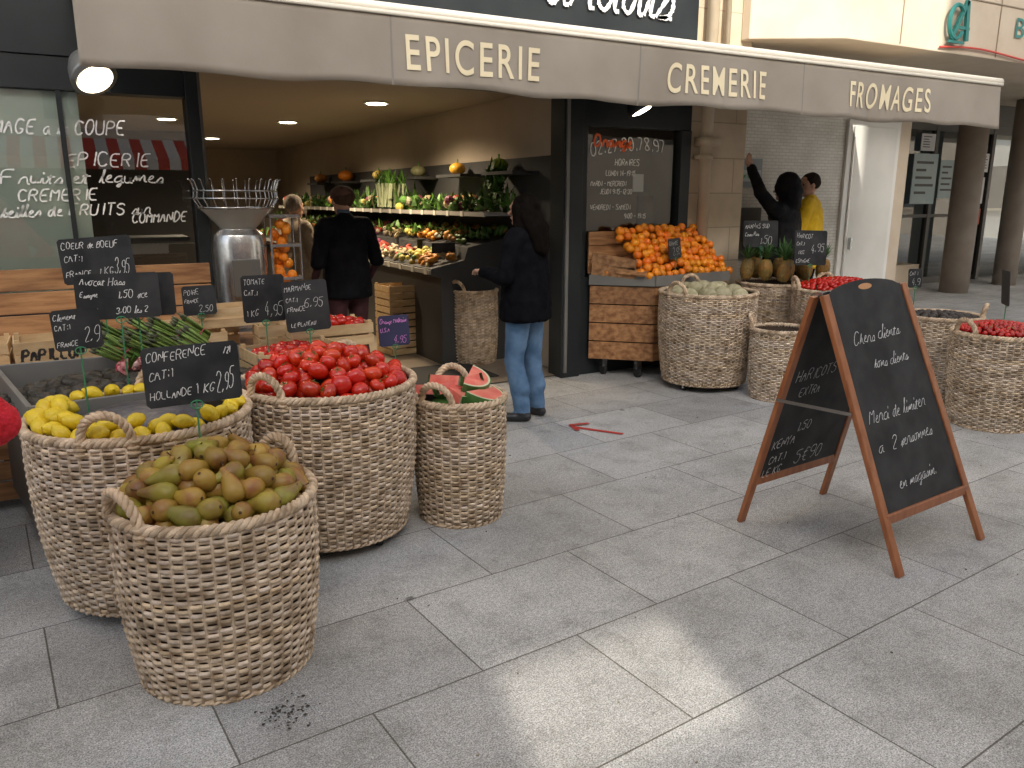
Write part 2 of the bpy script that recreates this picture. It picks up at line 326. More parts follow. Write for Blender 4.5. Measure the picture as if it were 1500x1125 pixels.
# ------------------------------------------------------------------ produce
def heap(cx,cy,z,r,dome,ir,k=1.75,tries=2500,layers=2,ry=None):
    pts=[]
    for L in range(layers):
        lay=[]
        for _ in range(tries):
            a=RN.uniform(0,2*pi); q=math.sqrt(RN.random()); x=r*q*math.cos(a); y=(ry or r)*q*math.sin(a)
            zz=z+dome*(1-q*q)-L*ir*1.25
            if all((x-p[0])**2+(y-p[1])**2+(zz-p[2])**2>(k*ir)**2 for p in lay): lay.append((x,y,zz))
        pts+=lay
    return [(cx+p[0],cy+p[1],p[2]) for p in pts]
def sph(seg=14,rings=9,sq=1,lob=0,nl=5):
    V=[];
    for i in range(rings+1):
        p=pi*i/rings
        for j in range(seg):
            t=2*pi*j/seg; r=math.sin(p)*(1+lob*math.cos(nl*t)); V.append((r*math.cos(t),r*math.sin(t),sq*math.cos(p)))
    return np.array(V),gridf(rings+1,seg,False,True)
PR=[(.002,-.046),(.015,-.045),(.026,-.038),(.0335,-.023),(.035,-.006),(.031,.012),(.0235,.032),(.0165,.052),(.013,.066),(.009,.075),(.002,.078)]
pear=lathe(PR,16); stem=lathe([(.0018,.074),(.0015,.086),(.0024,.100)],6)
calx=lathe([(.006,-.0465),(.004,-.0485),(.001,-.048)],8)
mb=MB()
for p in heap(.335,2.70,.630,.275,.150,.040,1.5,5000,3):
    rx,ry_=p[0]-.335,p[1]-2.70; t_=RN.random()
    if t_<.48: dv=Vector((rx+RN.gauss(0,.12),ry_+RN.gauss(0,.12),RN.uniform(-.12,.10)))
    else:
        sg=RN.choice((-1,1)); dv=Vector((-ry_*sg+RN.gauss(0,.10),rx*sg+RN.gauss(0,.10),RN.gauss(0,.07)))
    R_=np.array(Vector((0,0,-1)).rotation_difference(dv.normalized()).to_matrix()); s=RN.uniform(.92,1.12)
    k=RN.uniform(.7,1.2); g=RN.uniform(.78,1.15); c=(k*g,k*RN.uniform(.88,1.0),k*.9)
    if t_<.48: c=(k*1.05,k*.76,k*.85)
    V=pear[0].copy(); V[:,0]+=.22*np.clip(V[:,2]-.02,0,1)*RN.uniform(-1,1)
    put(mb,(V,pear[1]),p,R_,s,0,c); put(mb,stem,p,R_,s,1); put(mb,calx,p,R_,s,1)
mb.build('pears',[m_pear,m_stem],None,True)
V,F=sph(18,11,.78,.035,5); 
V[:,2]-=.16*np.exp(-((V[:,0]**2+V[:,1]**2)/.06))*(V[:,2]>0)
tom=(V,F)
def calyx(mb,p,R_,s,mi):
    for k in range(5):
        a=2*pi*k/5+.2; c,si=math.cos(a),math.sin(a); o=[(0,0,.66),(.22*c-.07*si,.22*si+.07*c,.70),(.55*c,.55*si,.74),(.22*c+.07*si,.22*si-.07*c,.70)]
        put(mb,(np.array(o),[(0,1,2,3)]),p,R_,s,mi)
    put(mb,(lathe([(.05,.62),(.04,.9)],6)),p,R_,s,mi)
mb=MB()
for p in heap(.985,3.58,.785,.345,.12,.043,1.62,3500,2):
    R_=rotm(RN.gauss(0,.8),RN.gauss(0,.8),RN.uniform(0,6.3)); s=RN.uniform(.036,.050); k=RN.uniform(.75,1.15)
    put(mb,tom,p,R_,s,0,(k,k*RN.uniform(.6,2.2),k)); 
    if RN.random()<.7: calyx(mb,p,R_,s*1.02,1)
mb.build('tomatoes',[m_red,m_cal],None,True)
lem=lathe([(.002,-.047),(.008,-.043),(.018,-.034),(.028,-.016),(.031,0),(.028,.017),(.018,.033),(.009,.041),(.006,.046),(.002,.049)],14)
mb=MB()
for k in range(64):
    ring=k//34; a=2*pi*(k%34)/34+RN.uniform(-.06,.06); rr=.362-(.062*ring)+RN.uniform(-.012,.012)
    if ring and not (2.6<a<5.2): continue
    k2=RN.uniform(.9,1.1); put(mb,lem,(.171+rr*math.cos(a),3.39+rr*math.sin(a),.778+ring*.012+RN.uniform(-.015,.02)),rotm(1.57+RN.gauss(0,.4),0,RN.uniform(0,6)),RN.uniform(.9,1.05),0,(k2,k2,k2))
mb.build('lemons',[m_lemon],None,True)
V,F=sph(18,8,.5); V=V*np.array([.27,.25,.12]); V+=np.array([.185,3.37,.735]); MB().add(V,F).build('grape_tray_cover',M('plum_dark',(.03,.032,.05),.4,(.08,.08,.10),12,.8,25),None,True)
mb=MB()
def wedge(mb,p,R_,r,th=.03):
    ts=np.linspace(0,pi,15)
    for s in(-1,1):
        V0=[(r*.88*math.cos(a),s*th,-r*.88*math.sin(a)) for a in ts]
        put(mb,(np.array(V0),[tuple(range(15)) if s<0 else tuple(range(14,-1,-1))]),p,R_,1,0)
    for r0,r1,mi in((.88,.96,2),(.96,1.0,1)):
        V1=[]
        for a in ts: V1+=[(r*r0*math.cos(a),-th,-r*r0*math.sin(a)),(r*r1*math.cos(a),-th,-r*r1*math.sin(a)),(r*r1*math.cos(a),th,-r*r1*math.sin(a)),(r*r0*math.cos(a),th,-r*r0*math.sin(a))]
        put(mb,(np.array(V1),gridf(15,4,False,True)),p,R_,1,mi)
    put(mb,(np.array([(-r*.88,-th,0),(r*.88,-th,0),(r*.88,th,0),(-r*.88,th,0)]),[(0,1,2,3)]),p,R_,1,0)
for x,y,z,rx,ry_,rz,r in((1.70,3.40,.655,-1.25,.1,.5,.13),(1.56,3.44,.66,-1.35,-.1,1.6,.12),(1.70,3.54,.66,-1.2,.15,-.5,.13),(1.53,3.56,.66,-1.3,0,2.6,.12),(1.63,3.60,.67,-1.1,0,.1,.12),(1.62,3.46,.70,-1.3,.2,3.0,.125),(1.68,3.50,.715,-1.2,-.2,.9,.12),(1.57,3.54,.71,-1.2,.1,2.0,.11)):
    wedge(mb,(x,y,z),rotm(rx,ry_,rz),r,.024)
V,F=sph(16,8,.3);V=V*.18;V+=np.array([1.63,3.49,.57]);mb.add(V,F,1)
mb.build('watermelon_slices',[m_wmel,m_rind,M('white_rind',(.58,.62,.42),.5)],None)
V,F=sph(20,10,.85,.03,10); mb=MB()
for p in heap(4.74,5.08,.80,.29,.05,.075,1.75,800,1): k=RN.uniform(.85,1.1); put(mb,(V,F),p,rotm(RN.uniform(-.5,.5),RN.uniform(-.5,.5),RN.uniform(0,6)),.078,0,(k,k,k))
mb.build('melons',[m_melon],None,True)
mb=MB()
pbody=lathe([(.01,-.1),(.04,-.095),(.06,-.05),(.066,0),(.060,.05),(.042,.09),(.02,.1)],14)
def blade(mb,p,a,l,w,ell,mi,col):
    d=np.array([math.cos(a),math.sin(a),0]);s=np.array([-d[1],d[0],0]);P=[]
    for i,t in enumerate(np.linspace(0,1,5)):
        c=np.array(p)+d*l*math.sin(ell)*t**1.3+np.array([0,0,1])*l*math.cos(ell)*(t-.18*t*t*math.sin(ell)*2); ww=w*(1-t)**.7+.0005
        P+= [c-s*ww,c+s*ww]
    mb.add(P,[(2*i,2*i+1,2*i+3,2*i+2) for i in range(4)],mi,col)
for x,y in [(5.75,5.40),(5.86,5.62),(5.93,5.3),(6.04,5.5),(6.12,5.25),(6.2,5.6),(6.26,5.40),(5.78,5.2),(5.95,5.72),(5.66,5.55),(6.3,5.2)]:
    z=.94; R_=rotm(RN.uniform(-.2,.2),RN.uniform(-.2,.2),0); k=RN.uniform(.8,1.2); put(mb,pbody,(x,y,z),R_,1,0,(k,k,k))
    for i in range(44): a=RN.uniform(0,6.3); kk=RN.uniform(.6,1.4); blade(mb,(x,y,z+.09),a,RN.uniform(.12,.22),.011,RN.uniform(.05,1.0),1,(kk*.8,kk*.85,kk*1.3))
mb.build('pineapples',[m_pine,m_leaf])
V,F=sph(10,6); mb=MB()
for p in heap(6.07,4.78,.82,.37,.07,.024,1.6,1800,1): k=RN.uniform(.75,1.15); put(mb,(V,F),p,None,.026,0,(k,k,k))
mb.build('cherry_tomatoes',[m_red],None,True)
mb=MB()
for p in heap(5.72,3.14,.69,.27,.05,.017,1.6,2200,1): k=RN.uniform(.6,1.1); put(mb,(V,F),p,None,.019,0,(k,k*.8,k))
for i in range(60): a=RN.uniform(0,6.3);q=.25*math.sqrt(RN.random()); blade(mb,(5.72+q*math.cos(a),3.14+q*math.sin(a),.73),RN.uniform(0,6.3),.04,.004,1.2,1,(1,1,1))
mb.build('strawberries',[m_red,m_leaf],None,True)
mb=MB()
for p in heap(6.08,3.83,.66,.26,.03,.03,1.6,700,1): k=RN.uniform(.8,1.4); put(mb,(V,F),p,None,.032,0,(k,k,k))
mb.build('passion_fruits',[M('passion_fruit_skin',(.035,.028,.022),.6,attr=True)],None,True)
# ------------------------------------------------------------------ left display cart
e=empty('produce_cart')
mb=MB()
mb.add(*prism([(-.22,3.62),(.8,3.72),(.8,4.62),(-.40,4.62)],.14,.60),0)
for a,b in (((-.22,3.62),(.8,3.72)),((.8,3.72),(.8,4.62)),((.8,4.62),(-.40,4.62)),((-.40,4.62),(-.22,3.62))):
    beam(mb,(*a,.69),(*b,.69),(0,0,1),.19,.022)
mb.build('steel_tray',m_grey,e,False,.003)
mb=MB()
for x,y in((-.2,3.75),(-.3,4.45),(.6,3.85),(.6,4.4)):
    tube(mb,[(x-.015,y,.04),(x+.015,y,.04)],.04,16,mi=1); mb.add(boxv(x-.022,x+.022,y-.022,y+.022,.07,.15),BF,0)
mb.build('casters',[m_steel,m_black],e)
avo=lathe([(.003,-.045),(.02,-.042),(.034,-.025),(.037,-.005),(.032,.015),(.023,.035),(.015,.048),(.003,.055)],12)
mb=MB()
for p in heap(.2,4.15,.69,.56,.055,.038,1.6,2500,1,.42): k=RN.uniform(.7,1.6); put(mb,avo,p,rotm(RN.uniform(1,2),0,RN.uniform(0,6)),1.05,0,(k,k,k))
mb.build('avocados',[m_avo],None,True)
def crate(name,cx,cy,z,w,d,h,yaw=0,parent=None):
    mb=MB(); c,s=math.cos(yaw),math.sin(yaw)
    def T(V): V=np.array(V); return np.stack([cx+V[:,0]*c-V[:,1]*s,cy+V[:,0]*s+V[:,1]*c,z+V[:,2]],1)
    def bx(*a): k=RN.uniform(.85,1.1); mb.add(T(boxv(*a)),BF,0,(k,k,k))
    n=2 if h<.16 else 3; g=.012; hh=(h-g*(n-1))/n
    for i in range(n):
        z0=i*(hh+g)
        bx(-w/2,w/2,-d/2,-d/2+.006,z0,z0+hh);bx(-w/2,w/2,d/2-.006,d/2,z0,z0+hh);bx(-w/2,-w/2+.006,-d/2+.006,d/2-.006,z0,z0+hh);bx(w/2-.006,w/2,-d/2+.006,d/2-.006,z0,z0+hh)
    for sx in(-1,1):
        for sy in(-1,1): bx(*sorted((sx*(w/2-.03),sx*(w/2-.007))),*sorted((sy*(d/2-.03),sy*(d/2-.007))),0,h+.015)
    for i in range(5): y=-d/2+.02+i*(d-.04)/5; bx(-w/2+.01,w/2-.01,y,y+(d-.04)/5-.012,0,.006)
    return mb.build(name,m_crate,parent)
e=empty('wooden_display_stand')
mb=MB()
for i in range(3): 
    k=RN.uniform(.8,1.1); mb.add(boxv(-1.6,.77,5.42,5.445,.80+i*.135,.925+i*.135),BF,0,(k,k,k))
for i in range(6):
    k=RN.uniform(.7,1.1); mb.add(boxv(-1.6,-.36,4.66,4.68,.06+i*.11,.16+i*.11),BF,0,(k,k*.97,k*.93))
mb.add(boxv(-1.6,1.5,4.68,5.42,.70,.73),BF,0,(.7,.7,.7))
for x in(-1.4,-.5,.4,.7): mb.add(boxv(x,x+.06,5.446,5.49,0,1.18),BF,0,(.8,.8,.8))
for x in(-1.5,.2,1.4): mb.add(boxv(x,x+.05,4.9,4.95,0,.70),BF,0,(.6,.6,.6))
mb.build('planks',m_plank,e,False,.003)
mb=MB()
for i in range(6):
    k=RN.uniform(.8,1.15); mb.add(boxv(-.52,-.50,3.75,4.6,.10+i*.1,.19+i*.1),BF,0,(k,k*.97,k*.9))
    mb.add(boxv(-1.2,-.52,3.73,3.75,.10+i*.1,.19+i*.1),BF,0,(k,k*.97,k*.9))
mb.add(boxv(-1.2,-.5,3.76,4.6,.70,.72),BF,0,(.9,.9,.9))
mb.build('low_planks',m_plank,e,False,.002)
crate('wooden_crate',-.12,4.93,.735,.42,.3,.13,.05)
crate('wooden_crate',.62,5.12,.735,.46,.3,.13,-.05)
crate('wooden_crate',.78,4.9,.87,.40,.26,.11,.1)
crate('wooden_crate',1.02,4.35,.66,.5,.34,.14,.12)
crate('wooden_crate',1.3,4.7,.735,.5,.32,.13,.05)
crate('wooden_crate',.55,4.82,.735,.36,.26,.12,0)
crate('wooden_crate',1.05,4.75,.735,.3,.2,.14,0)
crate('wooden_crate',-.55,5.0,.735,.4,.3,.12,0)
mb=MB();mb.add(boxv(.72,1.5,4.1,4.66,.62,.65),BF,0);
for x in (.76,1.43):
    for y in(4.13,4.6): mb.add(boxv(x,x+.04,y,y+.04,0,.62),BF,0)
mb.build('crate_table',m_grey)
mb=MB(); strokes(mb,'PAPILLON',(-.29,4.775,.765),(1,.05,0),(0,0,1),.06,.014,.7,.1,.02,0,.004); mb.build('crate_label',[m_black])
mb=MB(); strokes(mb,'BIO',(.83,4.16,.70),(1,.12,0),(0,0,1),.07,.011,.9,0,.02,0,.004); mb.build('crate_label',[m_black])
mb=MB()
for p in heap(1.02,4.35,.77,.2,.03,.035,1.6,600,1,.13): put(mb,tom,p,rotm(RN.gauss(0,.6),RN.gauss(0,.6),0),.036,0,(.9,.9,.9)); 
for p in heap(1.32,4.7,.85,.2,.03,.035,1.6,600,1,.13): put(mb,tom,p,rotm(RN.gauss(0,.6),RN.gauss(0,.6),0),.036,0,(.8,.8,.8))
mb.build('crate_tomatoes',[m_red],None,True)
m_asp=M('asparagus_green',(.12,.20,.035),.5,(.20,.30,.07),30,attr=True); m_asptip=M('asparagus_tip',(.09,.10,.05),.6)
mb=MB(); mband=MB()
for bnd in range(8):
    bx_,by=.22+(bnd%4)*.13+RN.uniform(-.02,.02),4.36+(bnd//4)*.17; bz=.80+(bnd//4)*.05
    a=2.6+RN.uniform(-.35,.35); dv=np.array([math.cos(a),math.sin(a),.55]); dv/=np.linalg.norm(dv); sd=np.cross(dv,[0,0,1]); sd/=np.linalg.norm(sd); up_=np.cross(sd,dv)
    for i in range(24):
        q=RN.uniform(0,6.3); rr=.034*math.sqrt(RN.random()); o=np.array([bx_,by,bz])+sd*rr*math.cos(q)+up_*rr*math.sin(q); d=dv+(sd*math.cos(q)+up_*math.sin(q))*rr*4; d/=np.linalg.norm(d); L=RN.uniform(.18,.22); k=RN.uniform(.7,1.3)
        tube(mb,[o,o+d*L*.8,o+d*L*.92,o+d*L],[.0055,.0055,.0068,.002],6,mi=0,col=(k,k,k*.9)); tube(mb,[o+d*L*.82,o+d*L*.92,o+d*L*1.01],[.0065,.0074,.002],6,mi=1)
    t=np.linspace(0,2*pi,16,endpoint=False)
    for s_ in(.04,): c0=np.array([bx_,by,bz])+dv*s_; tube(mband,[c0+(sd*math.cos(q)+up_*math.sin(q))*(.038+s_*.12) for q in t],.003,5,True,ref=tuple(dv))
ob=mb.build('asparagus_bunches',[m_asp,m_asptip],None,True); mband.build('rubber_bands',M('band_red',(.4,.05,.08),.5),ob)
m_rad=M('radish_skin',(.55,.02,.05),.35,(.7,.45,.42),20)
mb=MB(); rad=lathe([(.001,-.04),(.003,-.03),(.010,-.015),(.012,0),(.008,.012),(.003,.016)],10)
for i in range(80):
    p=(.27+RN.uniform(-.13,.13),4.22+RN.uniform(-.08,.08),.77+RN.uniform(0,.05)); put(mb,rad,p,rotm(RN.uniform(-1.5,1.5),RN.uniform(-1.5,1.5),0),1.3,0)
for i in range(110):
    blade(mb,(.32+RN.uniform(-.15,.15),4.27+RN.uniform(-.05,.06),.77+RN.uniform(0,.04)),RN.uniform(0,6.3),RN.uniform(.04,.09),.012,RN.uniform(.4,1.4),1,(1,1.2,.8))
mb.build('radish_bunches',[m_rad,m_leaf],None,True)
def leafpile(mb,c,rad,n,l,w,mi=0,dark=1):
    for i in range(n):
        p=[c[k]+rad[k]*RN.uniform(-1,1) for k in range(3)]; kk=RN.uniform(.5,1.5)*dark; blade(mb,p,RN.uniform(0,6.3),l*RN.uniform(.6,1.3),w*RN.uniform(.6,1.3),RN.uniform(.1,1.5),mi,(kk,kk,kk*.8))
# ------------------------------------------------------------------ price signs
m_wire=M('green_wire',(.05,.22,.10),.4)
def price_sign(c,w,h,yaw,lines,tilt=.0,stake=0,roll=0,mb_=None,mc=None):
    e=empty('price_sign'); c=np.array(c,float)
    ux=np.array([math.cos(yaw),math.sin(yaw),0]); up=np.array([-math.sin(yaw)*math.sin(tilt),math.cos(yaw)*math.sin(tilt),math.cos(tilt)])
    ux,up=ux*math.cos(roll)+up*math.sin(roll),up*math.cos(roll)-ux*math.sin(roll)
    n=np.cross(ux,up); mb=MB(); k=.012
    poly=[(-w/2+k,-h/2),(w/2-k,-h/2),(w/2,-h/2+k),(w/2,h/2-k),(w/2-k,h/2),(-w/2+k,h/2),(-w/2,h/2-k),(-w/2,-h/2+k)]
    V=[c+ux*a+up*b for a,b in poly]+[c+ux*a+up*b-n*.006 for a,b in poly]
    mb.add(V,[tuple(range(8)),tuple(range(15,7,-1))]+[(i,i+8,(i+1)%8+8,(i+1)%8) for i in range(8)]); mb.build('slate',mb_ or m_board,e)
    mb=MB()
    for (t,x,y,hh) in lines:
        sx=.72; L=textlen(t,hh*h,sx); mx=(1-x-.08)*w
        if L>mx: sx*=mx/L
        strokes(mb,t,c+ux*(x-.5)*w+up*(y-.5)*h,ux+up*RN.uniform(-.03,.06),up,hh*h,max(.0020,w*.008),sx,.18,.10)
    if mb.n: mb.build('chalk_text',mc or m_chalk,e)
    if stake:
        mb=MB(); b=c-up*h/2; tube(mb,[b+n*.004+up*.012,b+n*.004-np.array([0,0,stake])],.0035,6,ref=(0,1,0)); 
        t=np.linspace(0,2*pi,12,endpoint=False); tube(mb,[b+n*.006+ux*.02*math.cos(a)+up*.014*math.sin(a)-up*.004 for a in t],.0028,5,True,ref=tuple(n))
        mb.build('stake',m_wire,e)
price_sign((.32,2.85,1.01),.315,.205,.06,[('CONFERENCE',.04,.76,.15),('CAT:1',.05,.46,.15),('HOLLANDE',.04,.14,.13),('1 KG',.50,.16,.16),('2,95',.72,.14,.34),('/21',.84,.8,.11)],.12,.25)
price_sign((.11,4.5,1.30),.33,.225,-.02,[('COEUR de BOEUF',.04,.78,.14),('CAT:1',.05,.5,.13),('FRANCE',.04,.16,.13),('1 KG',.48,.16,.15),('3,95',.70,.14,.34)],.1,.4,.06)
price_sign((.163,3.97,1.17),.345,.205,-.04,[('Avocat Hass',.06,.76,.17),('Espagne',.05,.50,.11),('1,50 pce',.48,.46,.18),('CAT:1',.05,.12,.12),('3,00 les 2',.45,.12,.14)],.1,.4)
price_sign((.24,4.03,1.165),.33,.2,-.12,[],.1,.4)
price_sign((-.016,3.60,1.085),.175,.165,.0,[('Clement',.05,.74,.16),('CAT:1',.05,.5,.13),('FRANCE',.04,.1,.12),('2,9',.60,.16,.36)],.1,.3,.05)
price_sign((.6,4.72,1.04),.18,.165,.1,[('POIRE',.05,.7,.16),('FRANCE',.05,.42,.12),('2,50',.45,.1,.24)],.1,.2)
price_sign((.87,4.3,1.08),.225,.25,.05,[('TOMATE',.05,.80,.11),('CAT.1',.05,.58,.10),('1 KG',.06,.14,.13),('4,95',.48,.12,.27)],.05,.3)
price_sign((1.07,4.2,1.04),.235,.27,-.08,[('MARMANDE',.04,.80,.10),('CAT.1',.05,.60,.09),('FRANCE',.05,.40,.09),('6,95',.44,.46,.20),('LE PLATEAU',.1,.1,.08)],.1,.3,.05)
price_sign((1.70,4.58,.80),.20,.19,.0,[('Orange Maltaise',.04,.74,.14),('U.S.A',.05,.46,.12),('4,95',.45,.1,.26)],.1,.12,0,m_boardn,m_pink)
price_sign((4.77,5.57,1.16),.2,.18,.3,[('ORANGE',.06,.66,.2),('2,95',.3,.15,.36)],.1,.12,.05)
price_sign((5.78,5.52,1.27),.37,.25,-.25,[('ANANAS SUD',.04,.7,.17),('Costa Rica',.04,.42,.13),('1,50',.45,.12,.27)],.1,.3)
price_sign((5.85,4.98,1.165),.33,.31,-.25,[('HARICOT',.05,.78,.12),('CAT.1',.05,.56,.10),('1 KG',.1,.32,.10),('ESPAGNE',.05,.08,.10),('4,95',.5,.36,.23)],.1,.3,-.03)
price_sign((6.25,4.2,.94),.13,.16,-.3,[('CAT 1',.05,.66,.2),('4,9',.2,.15,.36)],.1,.15)
price_sign((5.90,3.25,.97),.2,.25,.75,[('FRAISE',.05,.66,.16)],.1,.2)
# ------------------------------------------------------------------ sandwich board
e=empty('sandwich_board')
TL,TR,BL,BR=map(np.array,((2.84,2.325,1.19),(3.42,2.365,1.21),(2.99,1.917,0.),(3.68,1.975,0.)))
RTL,RTR,A_,D_=map(np.array,((2.84,2.375,1.18),(3.42,2.415,1.2),(2.83,2.70,0.),(3.51,2.76,0.)))
mb=MB(); mp=MB(); mt=MB()
def panel(TL,TR,BL,BR,arch,z0):
    X=TR-TL
    beam(mb,TL,BL,X,.042,.024); beam(mb,TR,BR,X,.042,.024)
    f=1-z0; a=TL+(BL-TL)*f;b=TR+(BR-TR)*f; beam(mb,a,b,(0,0,1),.045,.022)
    u=X/np.linalg.norm(X); up=(TL+TR)/2-(BL+BR)/2; up/=np.linalg.norm(up); n=np.cross(u,up)
    P=[a+u*.022,b-u*.022,TR-u*.022]
    if arch:
        for t in np.linspace(0,1,13): P.append(TR-u*.03+(TL-TR+u*.06)*t+up*(.045*math.sin(pi*t)**.6))
    P.append(TL+u*.022); k=len(P)
    mp.add([p+n*.005 for p in P]+[p-n*.005 for p in P],[tuple(range(k)),tuple(range(2*k-1,k-1,-1))]+[(i,i+k,(i+1)%k+k,(i+1)%k) for i in range(k)])
    return u,up,n
u,up,n=panel(TL,TR,BL,BR,True,.20)
def T(mt,s,x,d,h,th,slant=.35,sx=.8): strokes(mt,s,TL+(BL-TL)*d+u*x,u+up*.03,up,h,th,sx,slant,.055,0,.008)
T(mt,'Chers clients,',.10,.19,.058,.0027); T(mt,'bons clients,',.20,.285,.050,.0027); T(mt,'Merci de limiter',.06,.47,.060,.0027)
T(mt,'2 personnes',.17,.575,.060,.0027); T(mt,'a',.07,.575,.060,.0027,.3,1.1); T(mt,'en magasin.',.15,.715,.055,.0027)
hc=(TL+TR)/2+up*.012+n*.0065; t=np.linspace(0,2*pi,20,endpoint=False)
mh=MB(); mh.add([hc+u*.05*math.cos(a)+up*.014*math.sin(a) for a in t],[tuple(range(20))]); mh.build('handle_slot',M('slot_wood',(.55,.28,.12),.6),e)
u2,up2,n2=panel(RTL,RTR,A_,D_,False,.2)
O2=lambda d,x: RTL+(A_-RTL)*d+u2*x
for s,x,d,h in(('HARICOTS',.06,.36,.055),('EXTRA',.12,.43,.045),('KENYA',.05,.66,.05),('CAT.1',.06,.73,.045),('LE KG',.04,.79,.045),('5$90',.27,.77,.075),('1,50',.2,.60,.05)):
    strokes(mt,s,O2(d,x),u2+up2*.05,up2,h,.0034,.75,.15,.06,0,.008)
mt.build('chalk_text',m_chalk,e); mp.build('blackboards',m_board,e)
hinge=MB(); p=TL+(BL-TL)*.42;q=RTL+(A_-RTL)*.42; beam(hinge,p-u*.03,q-u*.03,(0,0,1),.016,.004); 
p2=TR+(BR-TR)*.42;q2=RTR+(D_-RTR)*.42; beam(hinge,p2+u*.03,q2+u*.03,(0,0,1),.016,.004)
beam(hinge,(TL+RTL)/2+up*.01,(TR+RTR)/2+up*.0,(0,1,0),.03,.012)
hinge.build('steel_stays',m_steel,e); mb.build('timber_frame',m_woodf,e,False,.004)
# ------------------------------------------------------------------ orange stand
e=empty('wooden_fruit_stand'); mb=MB(); poly=[(4.08,5.90),(4.5,5.5),(5.45,5.6),(5.45,5.90)]
for i in range(4):
    z=.16+i*.17; k=RN.uniform(.75,1.05)
    beam(mb,(4.08,5.90,z+.08),(4.5,5.5,z+.08),(0,0,1),.16,.02,0,(k,k*.95,k*.9)); k=RN.uniform(.75,1.05)
    beam(mb,(4.5,5.5,z+.08),(5.45,5.6,z+.08),(0,0,1),.16,.02,0,(k,k*.95,k*.9))
for i in range(3): k=RN.uniform(.8,1.05); beam(mb,(4.06,5.91,1.0+i*.125),(5.2,5.94,1.0+i*.125),(0,0,1),.12,.02,0,(k,k,k))
for i in range(2): k=RN.uniform(.8,1.05); beam(mb,(4.08,5.88,.98+i*.1),(4.36,5.60,.95+i*.07),(0,0,1),.1,.018,0,(k,k,k))
beam(mb,(4.3,5.62,.94),(4.62,5.86,1.1),(1,-1,0),.3,.018,0,(1,1,1))
mb.build('planks',m_plank,e,False,.003)
mb=MB(); beam(mb,(4.07,5.90,.885),(4.49,5.485,.885),(0,0,1),.09,.03); beam(mb,(4.49,5.485,.885),(5.46,5.585,.885),(0,0,1),.09,.03); mb.add(*prism(poly,.84,.86)); mb.build('tray',m_grey,e)
mb=MB()
for x,y in((4.22,5.86),(4.42,5.60),(5.3,5.68)):
    tube(mb,[(x-.015,y,.045),(x+.015,y,.045)],.045,16,mi=1); mb.add(boxv(x-.025,x+.025,y-.025,y+.025,.08,.15),BF,0)
mb.build('casters',[m_steel,m_black],e)
mb=MB(); osp=sph(16,10)
for r in range(8):
    f=r/7; y=5.54+f*.33; z=.94+f*.36; x0=4.46-f*.15+(r%2)*.04; x1=5.5-.02*r
    x=x0
    while x<x1:
        k=RN.uniform(.85,1.12); dz=.02*math.sin(pi*(x-x0)/(x1-x0)); put(mb,osp,(x+RN.uniform(-.01,.01),y+.06*(x-4.5)+RN.uniform(-.012,.012),z+dz+RN.uniform(-.02,.02)),rotm(RN.random()*3,RN.random()*3,0),RN.uniform(.035,.042),0,(k,k*RN.uniform(.75,1.2),k))
        x+=.078
for x,y in((4.2,5.8),(4.26,5.76),(4.31,5.70),(4.36,5.66),(4.42,5.6),(4.28,5.83)):
    put(mb,osp,(x,y,.955),None,.04,0,(1,1,1))
mb.build('oranges',[m_orange],None,True)
# ------------------------------------------------------------------ shop building
shop=empty('grocery_shop_building')
mb=MB()
a=lambda *k: mb.add(boxv(*k),BF)
a(-8,.78,5.93,6.1,2.26,2.46); a(-8,5.22,5.92,6.12,2.462,4.6); a(.78,.86,5.9,6.1,0,2.46)
a(3.78,3.98,5.9,6.12,0,2.46); a(3.982,5.22,5.94,6.1,2.22,2.46); a(3.982,5.22,5.94,6.1,0,.9); a(5.10,5.22,5.93,6.1,.902,2.218); a(3.982,4.06,5.95,6.08,.902,2.218)
a(-8,.778,5.95,6.1,0,.85)
mb.build('dark_shopfront',m_dark,shop,False,.004)
mb=MB(); a(.02,.05,5.935,5.97,.85,2.26);a(-2,.778,5.93,5.97,.852,.89); mb.build('window_mullion',m_dark,shop)
box('pier_profile',3.80,3.83,5.88,5.899,0.05,2.45,m_grey,shop); box('door_rail',.865,.885,5.95,6.0,0,2.45,m_grey,shop)
MB().add([(-8,5.985,.85),(.775,5.985,.85),(.775,5.985,2.26),(-8,5.985,2.26)],[(0,1,2,3)]).build('window_glass',m_glass,shop)
MB().add([(4.06,5.99,.9),(5.10,5.99,.9),(5.10,5.99,2.22),(4.06,5.99,2.22)],[(0,1,2,3)]).build('window_glass_side',m_glass,shop)
m_winrefl=M('pale_reflection',(.60,.70,.64),.8,(.68,.77,.71),2)  # pale green panel stands in for the window's bright reflection
box('window_reflection_panel',-8,.14,5.995,6.01,.86,2.26,m_winrefl,shop)
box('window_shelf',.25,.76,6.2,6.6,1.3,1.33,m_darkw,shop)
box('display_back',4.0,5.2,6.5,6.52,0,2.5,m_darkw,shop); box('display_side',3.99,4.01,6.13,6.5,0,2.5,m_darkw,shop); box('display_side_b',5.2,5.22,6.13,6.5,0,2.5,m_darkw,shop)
box('floor',-3,3.98,6.0,17.2,.001,.012,m_floor,shop); box('threshold_mat',1.5,3.3,6.2,6.9,.013,.022,M('door_mat',(.03,.028,.025),.95),shop)
box('ceiling',-3,3.98,6.13,17.2,2.56,2.62,m_ceil,shop); box('interior_right_wall',3.9,3.98,6.13,17.2,.013,2.559,m_inwall,shop)
box('wall_dark_panel',3.885,3.899,6.2,14.5,.9,1.98,M('slate_panel',(.05,.05,.05),.7),shop)
box('interior_back_wall',-3,3.9,17,17.2,.013,2.559,m_inwall,shop); box('interior_left_wall',-3.1,-3,6.13,17.2,.013,2.559,m_darkw,shop)
